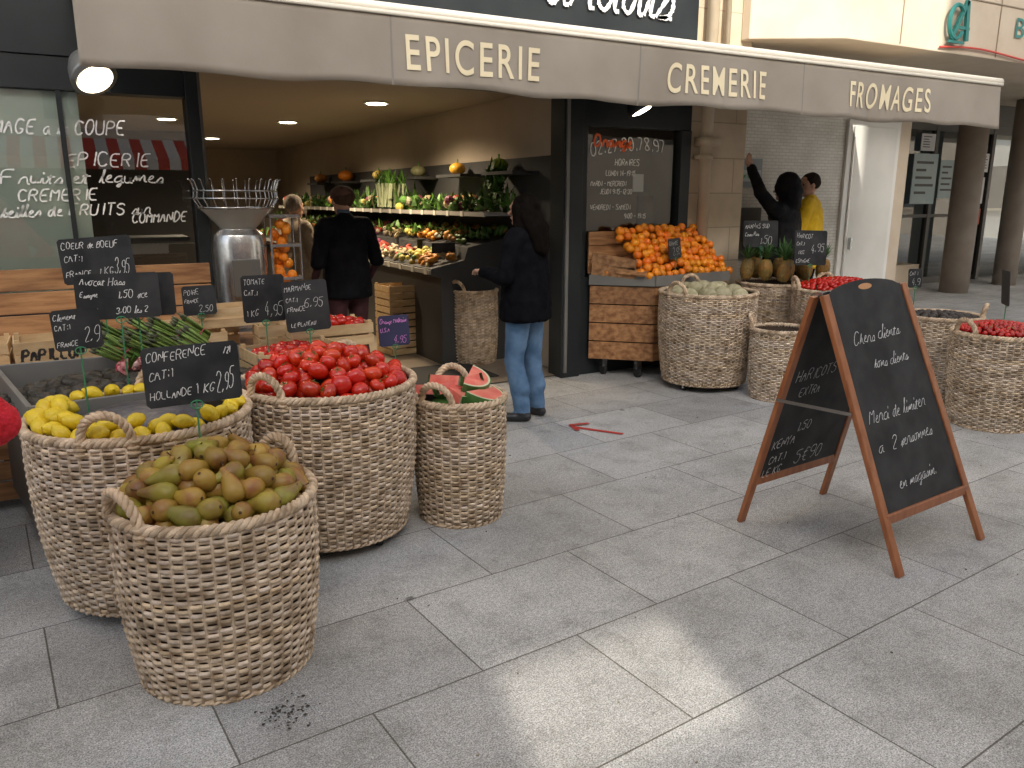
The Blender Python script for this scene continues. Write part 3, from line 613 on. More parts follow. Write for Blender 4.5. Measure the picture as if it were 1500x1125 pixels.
box('dark_partition',-.6,1.9,13.0,13.1,.013,2.558,m_darkw,shop); box('partition_side',-.7,-.6,7.2,13.0,.013,2.55,m_darkw,shop)
box('back_shelf',2.0,3.3,16.4,16.98,.4,1.3,m_darkw,shop)
m_shelf=M('shelf_grey',(.25,.24,.22),.5); m_shelfd=M('shelf_dark',(.04,.04,.04),.5); m_price=M('price_rail',(.36,.34,.30),.5)
mb=MB()
V=[(3.05,0,.013),(3.05,0,.86),(2.95,0,.90),(2.95,0,.95),(3.30,0,1.02),(3.34,0,1.14),(3.86,0,1.24),(3.88,0,.013)]
n=len(V); VV=[(x,6.9,z) for x,_,z in V]+[(x,15,z) for x,_,z in V]; mb.add(VV,[tuple(range(n)),tuple(range(2*n-1,n-1,-1))]+[(i,i+n,(i+1)%n+n,(i+1)%n) for i in range(n)]); mb.build('low_counter',m_shelfd,shop)
box('counter_rail',2.93,2.949,6.9,15,.90,.94,m_price,shop)
box('upper_shelf',3.38,3.88,6.6,14.8,1.44,1.465,m_shelf,shop); box('upper_shelf_rail',3.365,3.379,6.6,14.8,1.435,1.475,m_price,shop)
mb=MB()
for i in range(24): y=6.95+i*.33; mb.add(boxv(2.924,2.929,y,y+.07,.895,.95),BF); mb.add(boxv(3.359,3.364,y+.1,y+.16,1.43,1.48),BF)
mb.build('shelf_price_tickets',M('ticket',(.6,.58,.5),.6),shop)
mb=MB()
for i in range(9):
    y=7.1+i*.75; mb.add(boxv(3.02+RN.uniform(0,.3),3.03+RN.uniform(.14,.3),y,y+.012,1.08,1.18),BF)
mb.build('small_slates',m_board,shop)
for i,y in enumerate((6.5,7.6,8.8,10.2,11.6,13.0)): box('bracket_shelf_%d'%i,3.6,3.884,y,y+.62,1.82,1.85,m_shelfd,shop)
mb=MB(); sv=sph(9,6); cols=[(.7,.28,.03),(.1,.22,.04),(.5,.06,.03),(.65,.55,.12),(.08,.18,.03),(.28,.05,.12),(.55,.45,.25),(.5,.25,.06),(.12,.28,.05),(.6,.5,.35)]
for i in range(18):
    y0=7.0+i*.44
    for rowi,(xa,za,xb,zb) in enumerate(((2.98,.96,3.28,1.03),(3.38,1.17,3.82,1.26))):
        c=cols[(i*3+rowi*4)%10]; c2=cols[RN.randrange(10)]; ell=RN.random()<.4
        for k in range(34):
            f=RN.random(); s=RN.uniform(.022,.042); kk=RN.uniform(.5,1.2); cc=c if RN.random()<.85 else c2
            VV=(sv[0]*np.array([1,1,2.2]) if ell else sv[0],sv[1])
            put(mb,VV,(xa+(xb-xa)*f,y0+RN.uniform(0,.4),za+(zb-za)*f+RN.uniform(.01,.07)),rotm(RN.uniform(0,3),RN.uniform(0,3),0),s*(.7 if ell else 1),0,tuple(q*kk for q in cc))
mb.build('counter_vegetables',[m_veg],shop,True)
mb=MB()
for i in range(17):
    y=6.8+i*.46; d=RN.uniform(.5,1.3); leafpile(mb,(3.62,y,1.52),(.18,.18,.05),90,RN.uniform(.08,.2),RN.uniform(.014,.03),0,d)
    if i%3==1:
        for k in range(26): 
            kk=RN.uniform(.6,1.2); put(mb,sv,(3.6+RN.uniform(-.2,.2),y+.2+RN.uniform(-.12,.12),1.5+RN.uniform(0,.1)),None,.05,1,tuple(q*kk for q in cols[RN.randrange(10)]))
for i in range(10): y=7.4+i*.8; leafpile(mb,(3.5,y,1.26),(.25,.25,.04),40,.1,.025,0,RN.uniform(.6,1.2))
for i in range(40):
    y=9.3+RN.uniform(-.25,.25); p=np.array([3.45+RN.uniform(-.1,.1),y,1.50]); d=np.array([RN.uniform(-.15,.25),(y-9.3)*1.3,1]); d/=np.linalg.norm(d); tube(mb,[p,p+d*.12,p+d*.28],[.016,.013,.015],6,ref=(0,1,0),mi=1,col=(.55,.62,.38)); 
    blade(mb,p+d*.24,RN.uniform(0,6),.24,.018,RN.uniform(.1,.8),0,(1.6,1.6,1.2)); blade(mb,p+d*.24,RN.uniform(0,6),.24,.018,RN.uniform(.1,.6),0,(1.2,1.3,1.2))
mb.build('leafy_vegetables',[m_leaf,m_veg],shop)
mb=MB(); pk=sph(20,10,.75,.06,9)
for y,s,c in((7.9,.085,(.75,.38,.03)),(6.95,.09,(.35,.5,.05)),(9.0,.09,(.25,.25,.12)),(11.85,.11,(.8,.25,.02)),(10.4,.08,(.6,.45,.1)),(13.2,.1,(.7,.3,.05))):
    put(mb,pk,(3.74,y+.06,1.85+s*.72),None,s,0,c); tube(mb,[(3.74,y+.06,1.85+s*1.3),(3.75,y+.08,1.85+s*1.85)],.01,6,mi=0,ref=(0,1,0),col=(.15,.3,.06))
mb.build('pumpkins',[m_veg],shop,True)
mb=MB(); leafpile(mb,(3.68,6.95,1.75),(.06,.1,.12),160,.13,.02,0,.9)
mb.build('hanging_greens',[m_leaf],shop)
e=empty('stacked_crates')
for i in range(5): crate('crate_%d'%(i+1),3.0,7.75,.02+i*.145,.5,.36,.13,.1+RN.uniform(-.05,.05),e)
def lit(n,x,y,z,e,r=.12,spot=True,col=(1,.80,.56)):
    l=bpy.data.lights.new(n,'SPOT' if spot else 'POINT'); l.energy=e; l.color=col; l.shadow_soft_size=r
    if spot: l.spot_size=2.7; l.spot_blend=.8
    o=link(bpy.data.objects.new(n,l)); o.location=(x,y,z); return o
def ell(x,y):
    V,F=lathe([(.13,2.545),(.13,2.559)],24); V[:,0]+=x;V[:,1]+=y; ring=MB().add(V,F).build('ceiling_downlight',m_price,None,True)
    V,F=lathe([(.10,2.538),(.10,2.544)],24); V[:,0]+=x;V[:,1]+=y; MB().add(V,F).build('lens',m_lamp,ring,True)
for x,y,en in((1.05,8.5,190),(2.9,8.1,270),(2.6,10.6,330),(2.2,14.0,260)):
    ell(x,y); lit('downlight_beam',x,y,2.50,en*1.0)
ell(1.2,10.9)
mb=MB(); a(-8,5.22,5.96,17.5,4.62,12.5); mb.build('upper_facade',m_stonesm,shop)
mb=MB(); a(5.222,5.95,5.97,7.0,0,12.5); mb.build('stone_pier',m_stone,shop)
mb=MB(); a(-8.2,-8.0,5.96,17.5,0,12.5); a(-8,5.2,17.25,17.5,0,4.6); mb.build('party_walls',m_stonesm,shop)
mb=MB()
for x in(-6,-3.5,-1,1.5,3.6):
    for z in(5.4,8.6): mb.add(boxv(x,x+1.1,5.90,5.955,z,z+1.8),BF)
mb.build('upper_windows',m_frameg,shop)
e=empty('shop_sign'); mb=MB()
strokes(mb,'Paradis',(3.22,5.90,3.15),(1,0,0),(0,0,1),.46,.035,.80,.25,.0,0,.004,3); mb.build('sign_lettering',m_whitep,e); e.parent=shop
mb=MB()
for s,x,z,h,sx in(('FROMAGE a la COUPE',-.52,1.99,.085,.75),('EPICERIE',.03,1.80,.085,.9),('Fruits et legumes',-.34,1.69,.085,1.15),('CREMERIE',-.26,1.58,.07,.9),('Corbeilles de FRUITS sur',-.52,1.48,.075,.9),('COMMANDE',.38,1.44,.065,.75)):  # CREMERIE is a word reflected in the glass, drawn as lettering
    strokes(mb,s,(x,5.98,z),(1,0,.02),(0,0,1),h,.009,sx,.25,.05,0,.003)
strokes(mb,'02.27.30.78.97',(4.12,5.985,1.96),(.97,0,.24),(0,0,1),.11,.010,.70,.1,.04,0,.003,curve=.22)
for s,x,z,h in(('HORAIRES',4.38,1.89,.055),('LUNDI 14-19:15',4.28,1.80,.045),('MARDI - MERCREDI',4.12,1.71,.042),('JEUDI 9:15-12:30',4.22,1.64,.042),('VENDREDI - SAMEDI',4.12,1.5,.045),('9:00 - 19:15',4.5,1.42,.042)):
    strokes(mb,s,(x,5.985,z),(1,0,0),(0,0,1),h,.006,.72,.1,.04,0,.003)
mb.build('window_lettering_and_reflection',m_whitep,shop)
mb=MB(); strokes(mb,'Orange',(4.14,5.981,2.05),(1,0,0),(0,0,1),.10,.020,1.0,.1,.03); mb.build('orange_word_reflection',M('orange_red_reflection',(.85,.14,.03),.5),shop)  # red word reflected in the window, drawn as flat letters
box('opening_notice',4.68,4.86,6.02,6.03,1.35,1.62,m_board,shop)
box('pale_notice',4.62,4.74,6.02,6.03,1.66,1.82,m_whitep,shop)
# ------------------------------------------------------------------ awning
e=empty('awning'); X0,X1,AY=.14,7.94,4.7
def wave(x,f): return AY-.006+.020*f*np.sin(x*5.1+1)+.014*f*np.sin(x*11.7)+.012*f*f*np.sin(x*2.3)+.005*f*f*np.sin(x*27+2*np.sin(x*3))
nx,nz=420,10; mb=MB(); V=[]
for i in range(nx):
    x=X0+(X1-X0)*i/(nx-1)
    sag=.008*math.sin((x-.1)*2.4)+.008*math.sin(x*7.3)
    for j in range(nz):
        f=j/(nz-1); z=2.655-f*(.40+sag); V.append((x,float(wave(x,f)),z))
mb.add(V,gridf(nx,nz)); 
V=[]
for i in range(60):
    x=X0+(X1-X0)*i/59
    for j in range(8): f=j/7; V.append((x,AY+.03+1.2*f,2.70+.19*f-.03*math.sin(pi*f)))
mb.add(V,gridf(60,8)); ob=mb.build('fabric',m_fabric,e,True); s=ob.modifiers.new('s','SOLIDIFY'); s.thickness=.003
mb=MB()
for x in(1.78,3.62,5.25):
    V=[]
    for j in range(nz):
        f=j/(nz-1); 
        for xx in(x,x+.012): V.append((xx,float(wave(xx,f))-.004,2.652-f*(.395+.008*math.sin((xx-.1)*2.4)+.008*math.sin(xx*7.3))))
    mb.add(V,gridf(nz,2))
mb.build('seams',M('seam',(.26,.235,.205),.9),e)
mb=MB(); tube(mb,[(X0-.01,AY+.01,2.685),(X1+.02,AY+.01,2.685)],.032,12,ref=(0,0,1)); mb.add(boxv(X0-.01,X1+.02,AY-.022,AY-.008,2.645,2.668),BF); mb.build('front_bar',m_cream,e,True)
mb=MB()
for x in(1.0,4.0,7.2): tube(mb,[(x,5.92,2.75),(x+.55,5.3,2.71),(x,4.74,2.67)],.022,8)
mb.build('folding_arms',m_grey,e)
def fonttext(name,s,x0,x1,z,h,y,mat,parent,off=.0,wv=False):
    c=bpy.data.curves.new(name,'FONT'); c.body=s; c.size=1; c.offset=off; c.space_character=1.22
    o=bpy.data.objects.new(name,c); COL.objects.link(o); bpy.context.view_layer.update()
    me=bpy.data.meshes.new_from_object(o.evaluated_get(bpy.context.evaluated_depsgraph_get())); bpy.data.objects.remove(o)
    n=len(me.vertices); V=np.empty(n*3); me.vertices.foreach_get('co',V); V=V.reshape(-1,3)
    mn=V.min(0);mx=V.max(0); xx=x0+(V[:,0]-mn[0])/(mx[0]-mn[0])*(x1-x0); zz=z+(V[:,1]-mn[1])/(mx[1]-mn[1])*h; yy=np.full(n,y)
    if wv: yy=wave(xx,(2.655-zz)/.40)-.011
    me.vertices.foreach_set('co',np.stack([xx,yy,zz],1).ravel()); me.materials.clear(); me.materials.append(mat); me.update(); return link(bpy.data.objects.new(name,me),parent)
for s,x0,x1 in(('EPICERIE',1.87,2.81),('CREMERIE',3.885,4.845),('FROMAGES',5.80,6.86)): fonttext('lettering_'+s.lower(),s,x0,x1,2.345,.205,AY,m_letter,e,.010,True)
def spotlamp(x,y,z,on=True,dirv=(.25,-.35,-.9)):
    e=empty('wall_spotlight'); mb=MB(); d=Vector(dirv).normalized(); R_=np.array(Vector((0,0,-1)).rotation_difference(d).to_matrix())
    put(mb,lathe([(.03,.13),(.075,.12),(.105,.06),(.12,0),(.125,-.03),(.10,-.035)],24),(x,y,z),R_,1,0); put(mb,lathe([(.095,-.038),(.06,-.052),(.002,-.056)],24),(x,y,z),R_,1,1)
    tube(mb,[(x,y,z+.05),(x-.02,y+.2,z+.12),(x-.02,5.92,z+.12)],.018,8,mi=0); mb.build('lamp_head',[M('lamp_grey',(.25,.25,.24),.3,metal=.5) if on else m_dark,m_lamp],e,True)
spotlamp(.21,5.2,2.27,True,(.3,-.6,-.75)); spotlamp(4.35,5.6,2.36,False,(.35,-.3,-.85))
lit('spot_glow',.26,5.08,2.18,15,.06)
# ------------------------------------------------------------------ drainpipes
e=empty('drainpipe'); mb=MB()
tube(mb,[(5.36,5.88,0),(5.36,5.88,12)],.055,16,ref=(0,1,0)); tube(mb,[(5.56,5.90,2.6),(5.56,5.90,12)],.03,12,ref=(0,1,0))
for z in(.9,1.95,2.9,3.5): tube(mb,[(5.36,5.88,z),(5.36,5.88,z+.06)],.066,16,ref=(0,1,0)); mb.add(boxv(5.28,5.44,5.9,5.968,z+.01,z+.05),BF)
mb.add(boxv(5.28,5.47,5.80,5.965,2.08,2.16),BF); mb.build('pipes',m_pipe,e,True)
# ------------------------------------------------------------------ bank building
bank=empty('bank_building')
mb=MB(); a(5.952,9.05,6.5,6.7,0,3.6); mb.build('white_tiled_wall',m_wbrick,bank)
mb=MB(); a(5.952,30,6.3,17,3.62,14); mb.build('upper_wall',m_stonesm,bank)
mb=MB(); poly=[(5.80,5.969),(5.80,5.86),(6.58,5.40),(30,5.40),(30,6.29),(5.952,6.29),(5.952,5.969)]
mb.add(*prism(poly,3.06,4.05)); mb.build('balcony',m_stonesm,bank,False,.01)
mb=MB()
for x in np.arange(7.35,29,1.6): mb.add(boxv(x,x+.012,5.392,5.398,3.08,4.04),BF)
mb.add(boxv(6.6,30,5.391,5.397,3.60,3.612),BF)
mb.build('balcony_joints',M('joint_dark',(.30,.24,.17),.9),bank)  # darker strips along the balcony panel joints
mb=MB(); a(5.955,30,6.3,10.2,3.35,3.6); mb.build('soffit',m_stonesm,bank)
mb=MB()
for x in np.arange(6.6,28,2.4): mb.add(boxv(x,x+1.5,6.24,6.295,4.2,6.2),BF)
mb.build('upper_bank_windows',m_frameg,bank)
mb=MB(); a(8.06,9.0,6.46,6.498,0,2.50); mb.build('door_frame',m_doorw,bank,False,.006)
mb=MB(); a(8.14,8.92,6.44,6.458,.05,2.42); mb.build('door_leaf',M('door_leaf_paint',(.64,.63,.58),.4,(.70,.69,.64),3),bank,False,.004)
mb=MB(); a(8.2,8.23,6.40,6.438,1.0,1.14); a(8.145,8.16,6.435,6.44,.1,2.3); mb.build('door_handle',m_steel,bank)
e=empty('atm_sign'); box('panel',6.38,6.72,6.47,6.497,1.72,2.02,M('atm_grey',(.22,.25,.26),.4),e); box('label',6.40,6.70,6.462,6.469,1.78,1.90,M('atm_label',(.42,.48,.46),.5),e)
mb=MB(); strokes(mb,'en service',(6.42,6.46,1.82),(1,0,0),(0,0,1),.065,.009,.75,.0,.0); mb.build('text',m_greenp,e)
box('screen',6.36,6.74,6.455,6.497,.95,1.5,m_frameg,e)
mb=MB(); a(9.05,9.25,6.5,10.2,0,3.34); a(9.25,30,10.0,10.2,2.9,3.34); mb.build('recess_walls',m_stonesm,bank)
mb=MB()
for x in(9.3,10.6,12,13.35,14.2,15.02,16.0,17.2,18.5,20): mb.add(boxv(x,x+.09,9.45,9.55,0,2.9),BF)
mb.add(boxv(9.25,21,9.46,9.54,2.82,2.98),BF); mb.add(boxv(9.25,15.02,9.46,9.54,.0,.12),BF); mb.add(boxv(13.44,15.02,9.46,9.54,1.25,1.31),BF); mb.add(boxv(9.25,21,9.4,9.6,2.98,3.34),BF)
mb.add(boxv(15.4,15.46,9.44,9.5,.9,1.5),BF)
mb.build('glazing_frames',m_frameg,bank)
MB().add([(9.25,9.5,.1),(21,9.5,.1),(21,9.5,2.85),(9.25,9.5,2.85)],[(0,1,2,3)]).build('glazing',m_glassd,bank)
box('bank_interior',9.3,21,12.5,12.6,0,3.3,M('bank_back',(.12,.14,.15),.8),bank)
box('bank_sill',9.3,13.3,8.9,9.4,0,.45,m_stonesm,bank)
m_post=M('poster_pale',(.42,.52,.52),.6,(.5,.58,.56),3); m_post2=M('poster_white',(.7,.7,.68),.6); m_postr=M('poster_red',(.5,.1,.06),.6)
for i,(x,z,w,h,m) in enumerate(((13.6,1.5,.7,.9,m_post),(13.75,2.45,.4,.3,m_post2),(15.6,1.5,.25,.5,m_post2),(15.6,2.1,.3,.35,m_post2),(15.62,1.1,.22,.3,m_postr),(14.4,1.6,.45,.7,m_post))):
    box('poster_%d'%i,x,x+w,9.43,9.445,z,z+h,m,bank)
    mb=MB()
    for k in range(5): zz=z+h*(.8-.15*k); mb.add(boxv(x+w*.12,x+w*RN.uniform(.5,.88),9.424,9.428,zz,zz+h*.05),BF)
    mb.build('poster_text_%d'%i,m_frameg,bank)
for i,(x,y,r) in enumerate(((13.45,8.3,.23),(15.5,8.6,.2))):
    mb=MB();tube(mb,[(x,y,0),(x,y,3.34)],r,28,ref=(0,1,0)); mb.build('column_%d'%(i+1),m_col,bank,True)
e=empty('bank_sign'); m_teal=M('teal_sign',(.02,.20,.18),.4); mb=MB(); lx,lz=8.14,3.18
t=np.linspace(.7,2*pi-.6,30); P=[(lx+.0+.12*math.cos(q),5.345,lz+.17+.16*math.sin(q)) for q in t]; tube(mb,P,.022,6,ref=(0,1,0))
beam(mb,(lx-.06,5.35,lz),(lx+.15,5.35,lz+.38),(1,0,0),.04,.03);beam(mb,(lx+.15,5.35,lz+.38),(lx+.19,5.35,lz),(1,0,0),.05,.03);beam(mb,(lx-.02,5.35,lz+.12),(lx+.22,5.35,lz+.12),(0,0,1),.03,.02);beam(mb,(lx-.1,5.35,lz-.02),(lx+.16,5.35,lz-.02),(0,0,1),.025,.02); mb.build('logo',m_teal,e)
mb=MB(); xs=np.linspace(7.95,13,60); tube(mb,[(x,5.375,3.10+.03*math.sin((x-7.95)*2.6)+.008*(x-7.95)) for x in xs],.011,6,ref=(0,1,0)); mb.build('red_line',M('sign_red',(.6,.06,.04),.4),e)
fonttext('name_letters','BANQUE LOCALE',9.25,12.5,3.27,.24,5.385,m_teal,e)
m_win=M('win_dark',(.07,.08,.09),.08)
def building(name,x0,x1,y0,y1,h,mat):
    e=empty(name); box('walls',x0,x1,y0,y1,0,h,mat,e); mb=MB(); mf=MB()
    for z in np.arange(1.2,h-2,3.1):
        for x in np.arange(x0+1,x1-1.2,2.4): mb.add(boxv(x,x+1.1,y0-.03,y0-.004,z,z+1.7),BF); mf.add(boxv(x-.08,x+1.18,y0-.10,y0-.032,z-.1,z-.003),BF); 
        for y in np.arange(y0+1,y1-1.2,2.4): mb.add(boxv(x0-.03,x0-.004,y,y+1.1,z,z+1.7),BF); mf.add(boxv(x0-.1,x0-.032,y-.08,y+1.18,z-.1,z-.003),BF)
    mb.build('windows',m_win,e); mf.build('sills',m_stonesm,e)
    box('cornice',x0-.25,x1+.25,y0-.25,y1+.25,h,h+.3,m_stonesm,e); return e
building('apartment_building',34,50,6,30,14,M('pale_render',(.60,.57,.52),.8,(.66,.63,.58),2))
building('apartment_building',34,50,-18,2,13,M('cream_render',(.62,.55,.44),.8,(.66,.6,.5),2))
# ------------------------------------------------------------------ unseen building across the street (behind the camera), added to block the sun
opp=empty('opposite_blocker_building'); m_opp=M('opposite_render',(.62,.58,.50),.8,(.70,.66,.58),1.5)
OY=-10.
mb=MB(); a(-26,20,OY-9,OY-.3,0,6.2)
mb.build('body',m_opp,opp)
cx=1.42-.25*(1.95-OY); cz=(1.95-OY)*.595  # centre of the opening that lets sun onto the pavement
mb=MB(); H1,H2=11.45,13.5; w1,w2,d1,d2=.42,.42,.25,.30
a(-26,-3.7,OY-.3,OY,0,H2); a(-3.7,cx-w1,OY-.3,OY,0,H1); a(cx+w2,4.2,OY-.3,OY,0,H1); a(4.2,20,OY-.3,OY,0,H2); a(cx-w1,cx+w2,OY-.3,OY,0,cz-d1); a(cx-w1,cx+w2,OY-.3,OY,cz+d2,H1)  # stepped heights and opening shaped for the street shade and sun patch
mb.build('sun_screen_facade',m_opp,opp)
mb=MB()
for x in list(np.arange(-25,-3.2,2.6))+list(np.arange(-.2,19,2.6)):
    for z in(3.4,6.6): mb.add(boxv(x,x+1.2,OY+.002,OY+.05,z,z+1.9),BF)
mb.build('windows',m_frameg,opp)
mb=MB(); mr=MB()
for i,x in enumerate(np.arange(-14,12,.25)):
    (mb if i%2 else mr).add([(x,OY+.05,3.0),(x+.25,OY+.05,3.0),(x+.25,OY+1.3,2.5),(x,OY+1.3,2.5),(x+.25,OY+1.3,2.25),(x,OY+1.3,2.25)],[(0,1,2,3),(3,2,4,5)])
mb.build('awning_white',M('stripe_white',(.75,.74,.7),.8),opp); mr.build('awning_red',M('stripe_red',(.6,.04,.03),.8),opp)
box('shop_windows',-14,12,OY+.003,OY+.04,.5,2.4,m_darkw,opp)
# ------------------------------------------------------------------ people
def cap(p0,p1,r0,r1,ex=1,ey=1,seg=16):
    p0=np.array(p0,float);p1=np.array(p1,float); d=p1-p0; L=np.linalg.norm(d); d=d/L if L>1e-6 else np.array([0,0,1.])
    ref=np.array([0,1,0]) if abs(d[1])<.8 else np.array([1,0,0]); s=np.cross(d,ref);s/=np.linalg.norm(s);t=np.cross(d,s)
    V=[];rings=[]
    for a in np.linspace(-pi/2,0,5): rings.append((p0+d*r0*math.sin(a),max(r0*math.cos(a),1e-4)))
    for a in np.linspace(0,pi/2,5): rings.append((p1+d*r1*math.sin(a),max(r1*math.cos(a),1e-4)))
    for c,r in rings:
        for k in range(seg):
            q=2*pi*k/seg; o=(s*math.cos(q)+t*math.sin(q))*r; V.append(c+o*np.array([ex,ey,1]))
    n=len(rings); return np.array(V),gridf(n,seg,False,True)+[tuple(range(seg-1,-1,-1)),tuple(range((n-1)*seg,n*seg))]
def ball(c,r): V,F=sph(18,12); return V*np.array(r)+np.array(c),F
def fuse(name,parts,mats,label,parent,X,voxel=.012,sm=6,folds=0):
    mb=MB()
    for V,F in parts: mb.add(X(V),F)
    ob=mb.build(name+'_t',mats[0]); md=ob.modifiers.new('r','REMESH'); md.mode='VOXEL'; md.voxel_size=voxel
    s=ob.modifiers.new('s','SMOOTH'); s.factor=.5; s.iterations=sm
    if folds:
        tx=bpy.data.textures.new('folds','CLOUDS'); tx.noise_scale=.07; d=ob.modifiers.new('d','DISPLACE'); d.texture=tx; d.strength=folds; d.mid_level=.5; d.texture_coords='GLOBAL'
    bpy.context.view_layer.update()
    me=bpy.data.meshes.new_from_object(ob.evaluated_get(bpy.context.evaluated_depsgraph_get())); bpy.data.objects.remove(ob)
    me.materials.clear()
    for m in mats: me.materials.append(m)
    n=len(me.polygons); c=np.empty(n*3); me.polygons.foreach_get('center',c); c=c.reshape(-1,3)
    me.polygons.foreach_set('material_index',label(c) if label else [0]*n); me.polygons.foreach_set('use_smooth',[True]*n); me.update()
    return link(bpy.data.objects.new(name,me),parent)
m_skin=M('skin',(.50,.28,.19),.5,(.54,.32,.23),8); m_shoe=M('black_shoes',(.02,.02,.022),.4); m_eye=M('eyes',(.03,.02,.02),.2); m_lip=M('lips',(.4,.14,.12),.5)
def handparts(w,d,curl=.5,side=1):
    w=np.array(w,float);d=np.array(d,float);d/=np.linalg.norm(d)
    up=np.array([0,0,1.]) if abs(d[2])<.8 else np.array([0,1.,0]); s=np.cross(d,up);s/=np.linalg.norm(s); n=np.cross(s,d); P=[cap(w-d*.02,w+d*.03,.024,.028)]
    for i in range(4): b=w+d*.075+s*(i-1.5)*.020; P.append(cap(w+d*.01+s*(i-1.5)*.012,b,.016,.012))
    for i,l in enumerate((.062,.075,.070,.052)):
        b=w+d*.078+s*(i-1.5)*.021; k=d*math.cos(curl*.6)-n*math.sin(curl*.6); m=b+k*l*.55; k2=d*math.cos(curl*1.5)-n*math.sin(curl*1.5); P.append(cap(b,m,.0095,.0085)); P.append(cap(m,m+k2*l*.45,.0085,.007))
    tb=w+d*.02-s*side*.028; tm=tb+(d*.6-s*side*.75)*.045; P.append(cap(tb,tm,.013,.011)); P.append(cap(tm,tm+(d*.95-s*side*.2-n*.2)*.032,.0105,.008)); return P
def person(name,loc,yaw,H,arms,legs,top,bottom,haircol,hair='short',coat_hem=.82,hood=False,headyaw=0,bulk=1,sleeves=True,cap_=None,female=False,shirt=None,wide=1.0):
    e=empty(name); s=H/1.70; c,si=math.cos(yaw),math.sin(yaw)
    def X(V): V=np.asarray(V)*s*np.array([wide,wide,1]); return np.stack([loc[0]+V[:,0]*c-V[:,1]*si,loc[1]+V[:,0]*si+V[:,1]*c,loc[2]+V[:,2]],1)
    sh=.165 if female else .185
    torso=lambda k:[cap((0,0,.92),(0,0,1.0),.115+k,.11+k,1.35,.95),cap((0,0,1.0),(0,.0,1.15),.105+k,.10+k,1.25,.95),cap((0,0,1.15),(0,.005,1.33),.10+k,.115+k,1.25,.9),cap((-sh+.03,0,1.40),(sh-.03,0,1.40),.062+k*.7,.062+k*.7),cap((0,-.01,1.36),(0,0,1.45),.09+k*.5,.06+k*.4,1.3,1)]
    body=torso(-.008)+[cap((0,0,1.40),(0,.015,1.53),.052,.05)]
    for hip,kn,an,toe in legs:
        body+=[cap(hip,kn,.092,.066,1,1.05),cap(kn,(an[0],an[1]-.005,an[2]+.02),.066,.055,1,1.1),cap((kn[0],kn[1]-.01,kn[2]-.08),(an[0],an[1]-.01,.25),.062,.058)]
        body+=[cap((an[0],an[1]-.04,an[2]-.03),(toe[0]*.9+an[0]*.1,toe[1]*.9+an[1]*.1,.035),.038,.033),cap((an[0],an[1]-.035,.035),toe,.034,.028)]
    for shd,el,wr,hd,curl in arms: body+=[cap(shd,el,.045,.036),cap(el,wr,.036,.024)]
    def lab(C):
        L=(C-np.array(loc))/s; m=np.ones(len(C),int); m[L[:,2]<.072]=2; m[L[:,2]>1.06]=0; return m
    fuse('body',body,[shirt or m_skin,bottom,m_shoe],lab,e,X,.011,6,.014)
    co=torso(.02*bulk)
    # straight skirt of the coat, cut flat at the hem
    hb=.020*bulk; V,F=cap((0,0,coat_hem+.10),(0,0,1.30),.132+hb,.112+hb*.8,1.27,.98); co.append((V,F))
    V,F=cap((0,0,coat_hem+.02),(0,0,1.10),.138+hb,.122+hb,1.26,1.0); V=V.copy(); V[:,2]=np.maximum(V[:,2],coat_hem); co.append((V,F))
    co=[(np.column_stack([v[:,0],v[:,1],np.maximum(v[:,2],coat_hem)]),f) for v,f in co]
    for shd,el,wr,hd,curl in arms:
        w2=np.array(wr)-.02*(np.array(wr)-np.array(el))
        co+=[cap(shd,el,.060+.006*bulk,.048+.007*bulk)]
        if sleeves: co+=[cap(el,w2,.048+.007*bulk,.038+.005*bulk)]
    if hood: co+=[cap((0,-.03,1.44),(0,-.02,1.5),.10,.09),ball((0,-.005,1.63),(.105,.125,.14)),cap((0,-.06,1.46),(0,-.05,1.58),.08,.10)]
    fuse('jacket',co,[top],None,e,X,.010,4,.020)
    hc=np.array([0,.025,1.60]); hy=headyaw
    def HX(V): V=V-hc; V=np.stack([V[:,0]*math.cos(hy)-V[:,1]*math.sin(hy),V[:,0]*math.sin(hy)+V[:,1]*math.cos(hy),V[:,2]],1); return X(V+hc)
    hd=[ball(hc+(0,-.005,.015),(.075,.094,.100)),ball(hc+(0,.02,-.055),(.052,.062,.058)),cap(hc+(0,.088,.005),hc+(0,.108,-.022),.010,.014),cap(hc+(-.03,.078,.03),hc+(.03,.078,.03),.012,.012),
        ball(hc+(-.076,0,0),(.010,.02,.032)),ball(hc+(.076,0,0),(.010,.02,.032)),cap(hc+(-.016,.082,-.052),hc+(.016,.082,-.052),.009,.009),ball(hc+(0,.065,-.09),(.022,.022,.018))]
    fuse('head',hd,[m_skin],None,e,HX,.006,3)
    mb=MB()
    for sx in(-1,1): V,F=ball(hc+(sx*.03,.083,.008),(.011,.007,.007)); mb.add(HX(V),F)
    mb.build('eyes',m_eye,e,True)
    V,F=ball(hc+(0,.089,-.052),(.022,.006,.006)); MB().add(HX(V),F).build('mouth',m_lip,e,True)
    mh=M(name+'_hair',haircol,.75,tuple(q*1.6 for q in haircol),60,.4,120,stretch=(1,1,.12),spec=.06)
    if not hood:
        hp=[ball(hc+(0,-.022,.035),(.088,.098,.094))]
        if hair=='long':
            hp+=[cap(hc+(0,-.045,.0),(0,-.075,1.42),.092,.085,1.15,.75),cap((-.05,-.08,1.48),(-.045,-.12,1.33),.06,.045),cap((.05,-.08,1.48),(.05,-.115,1.35),.06,.04),cap((0,-.09,1.48),(0,-.125,1.31),.072,.05),cap(hc+(-.075,0,.02),(-.09,.0,1.42),.042,.036),cap(hc+(.075,0,.02),(.09,.0,1.42),.042,.036)]
        fuse('hair',hp,[mh],None,e,HX,.007,3,.018)
    if cap_:
        V,F=ball(hc+(0,-.01,.055),(.094,.106,.075)); MB().add(HX(V),F).build('flat_cap',cap_,e,True)
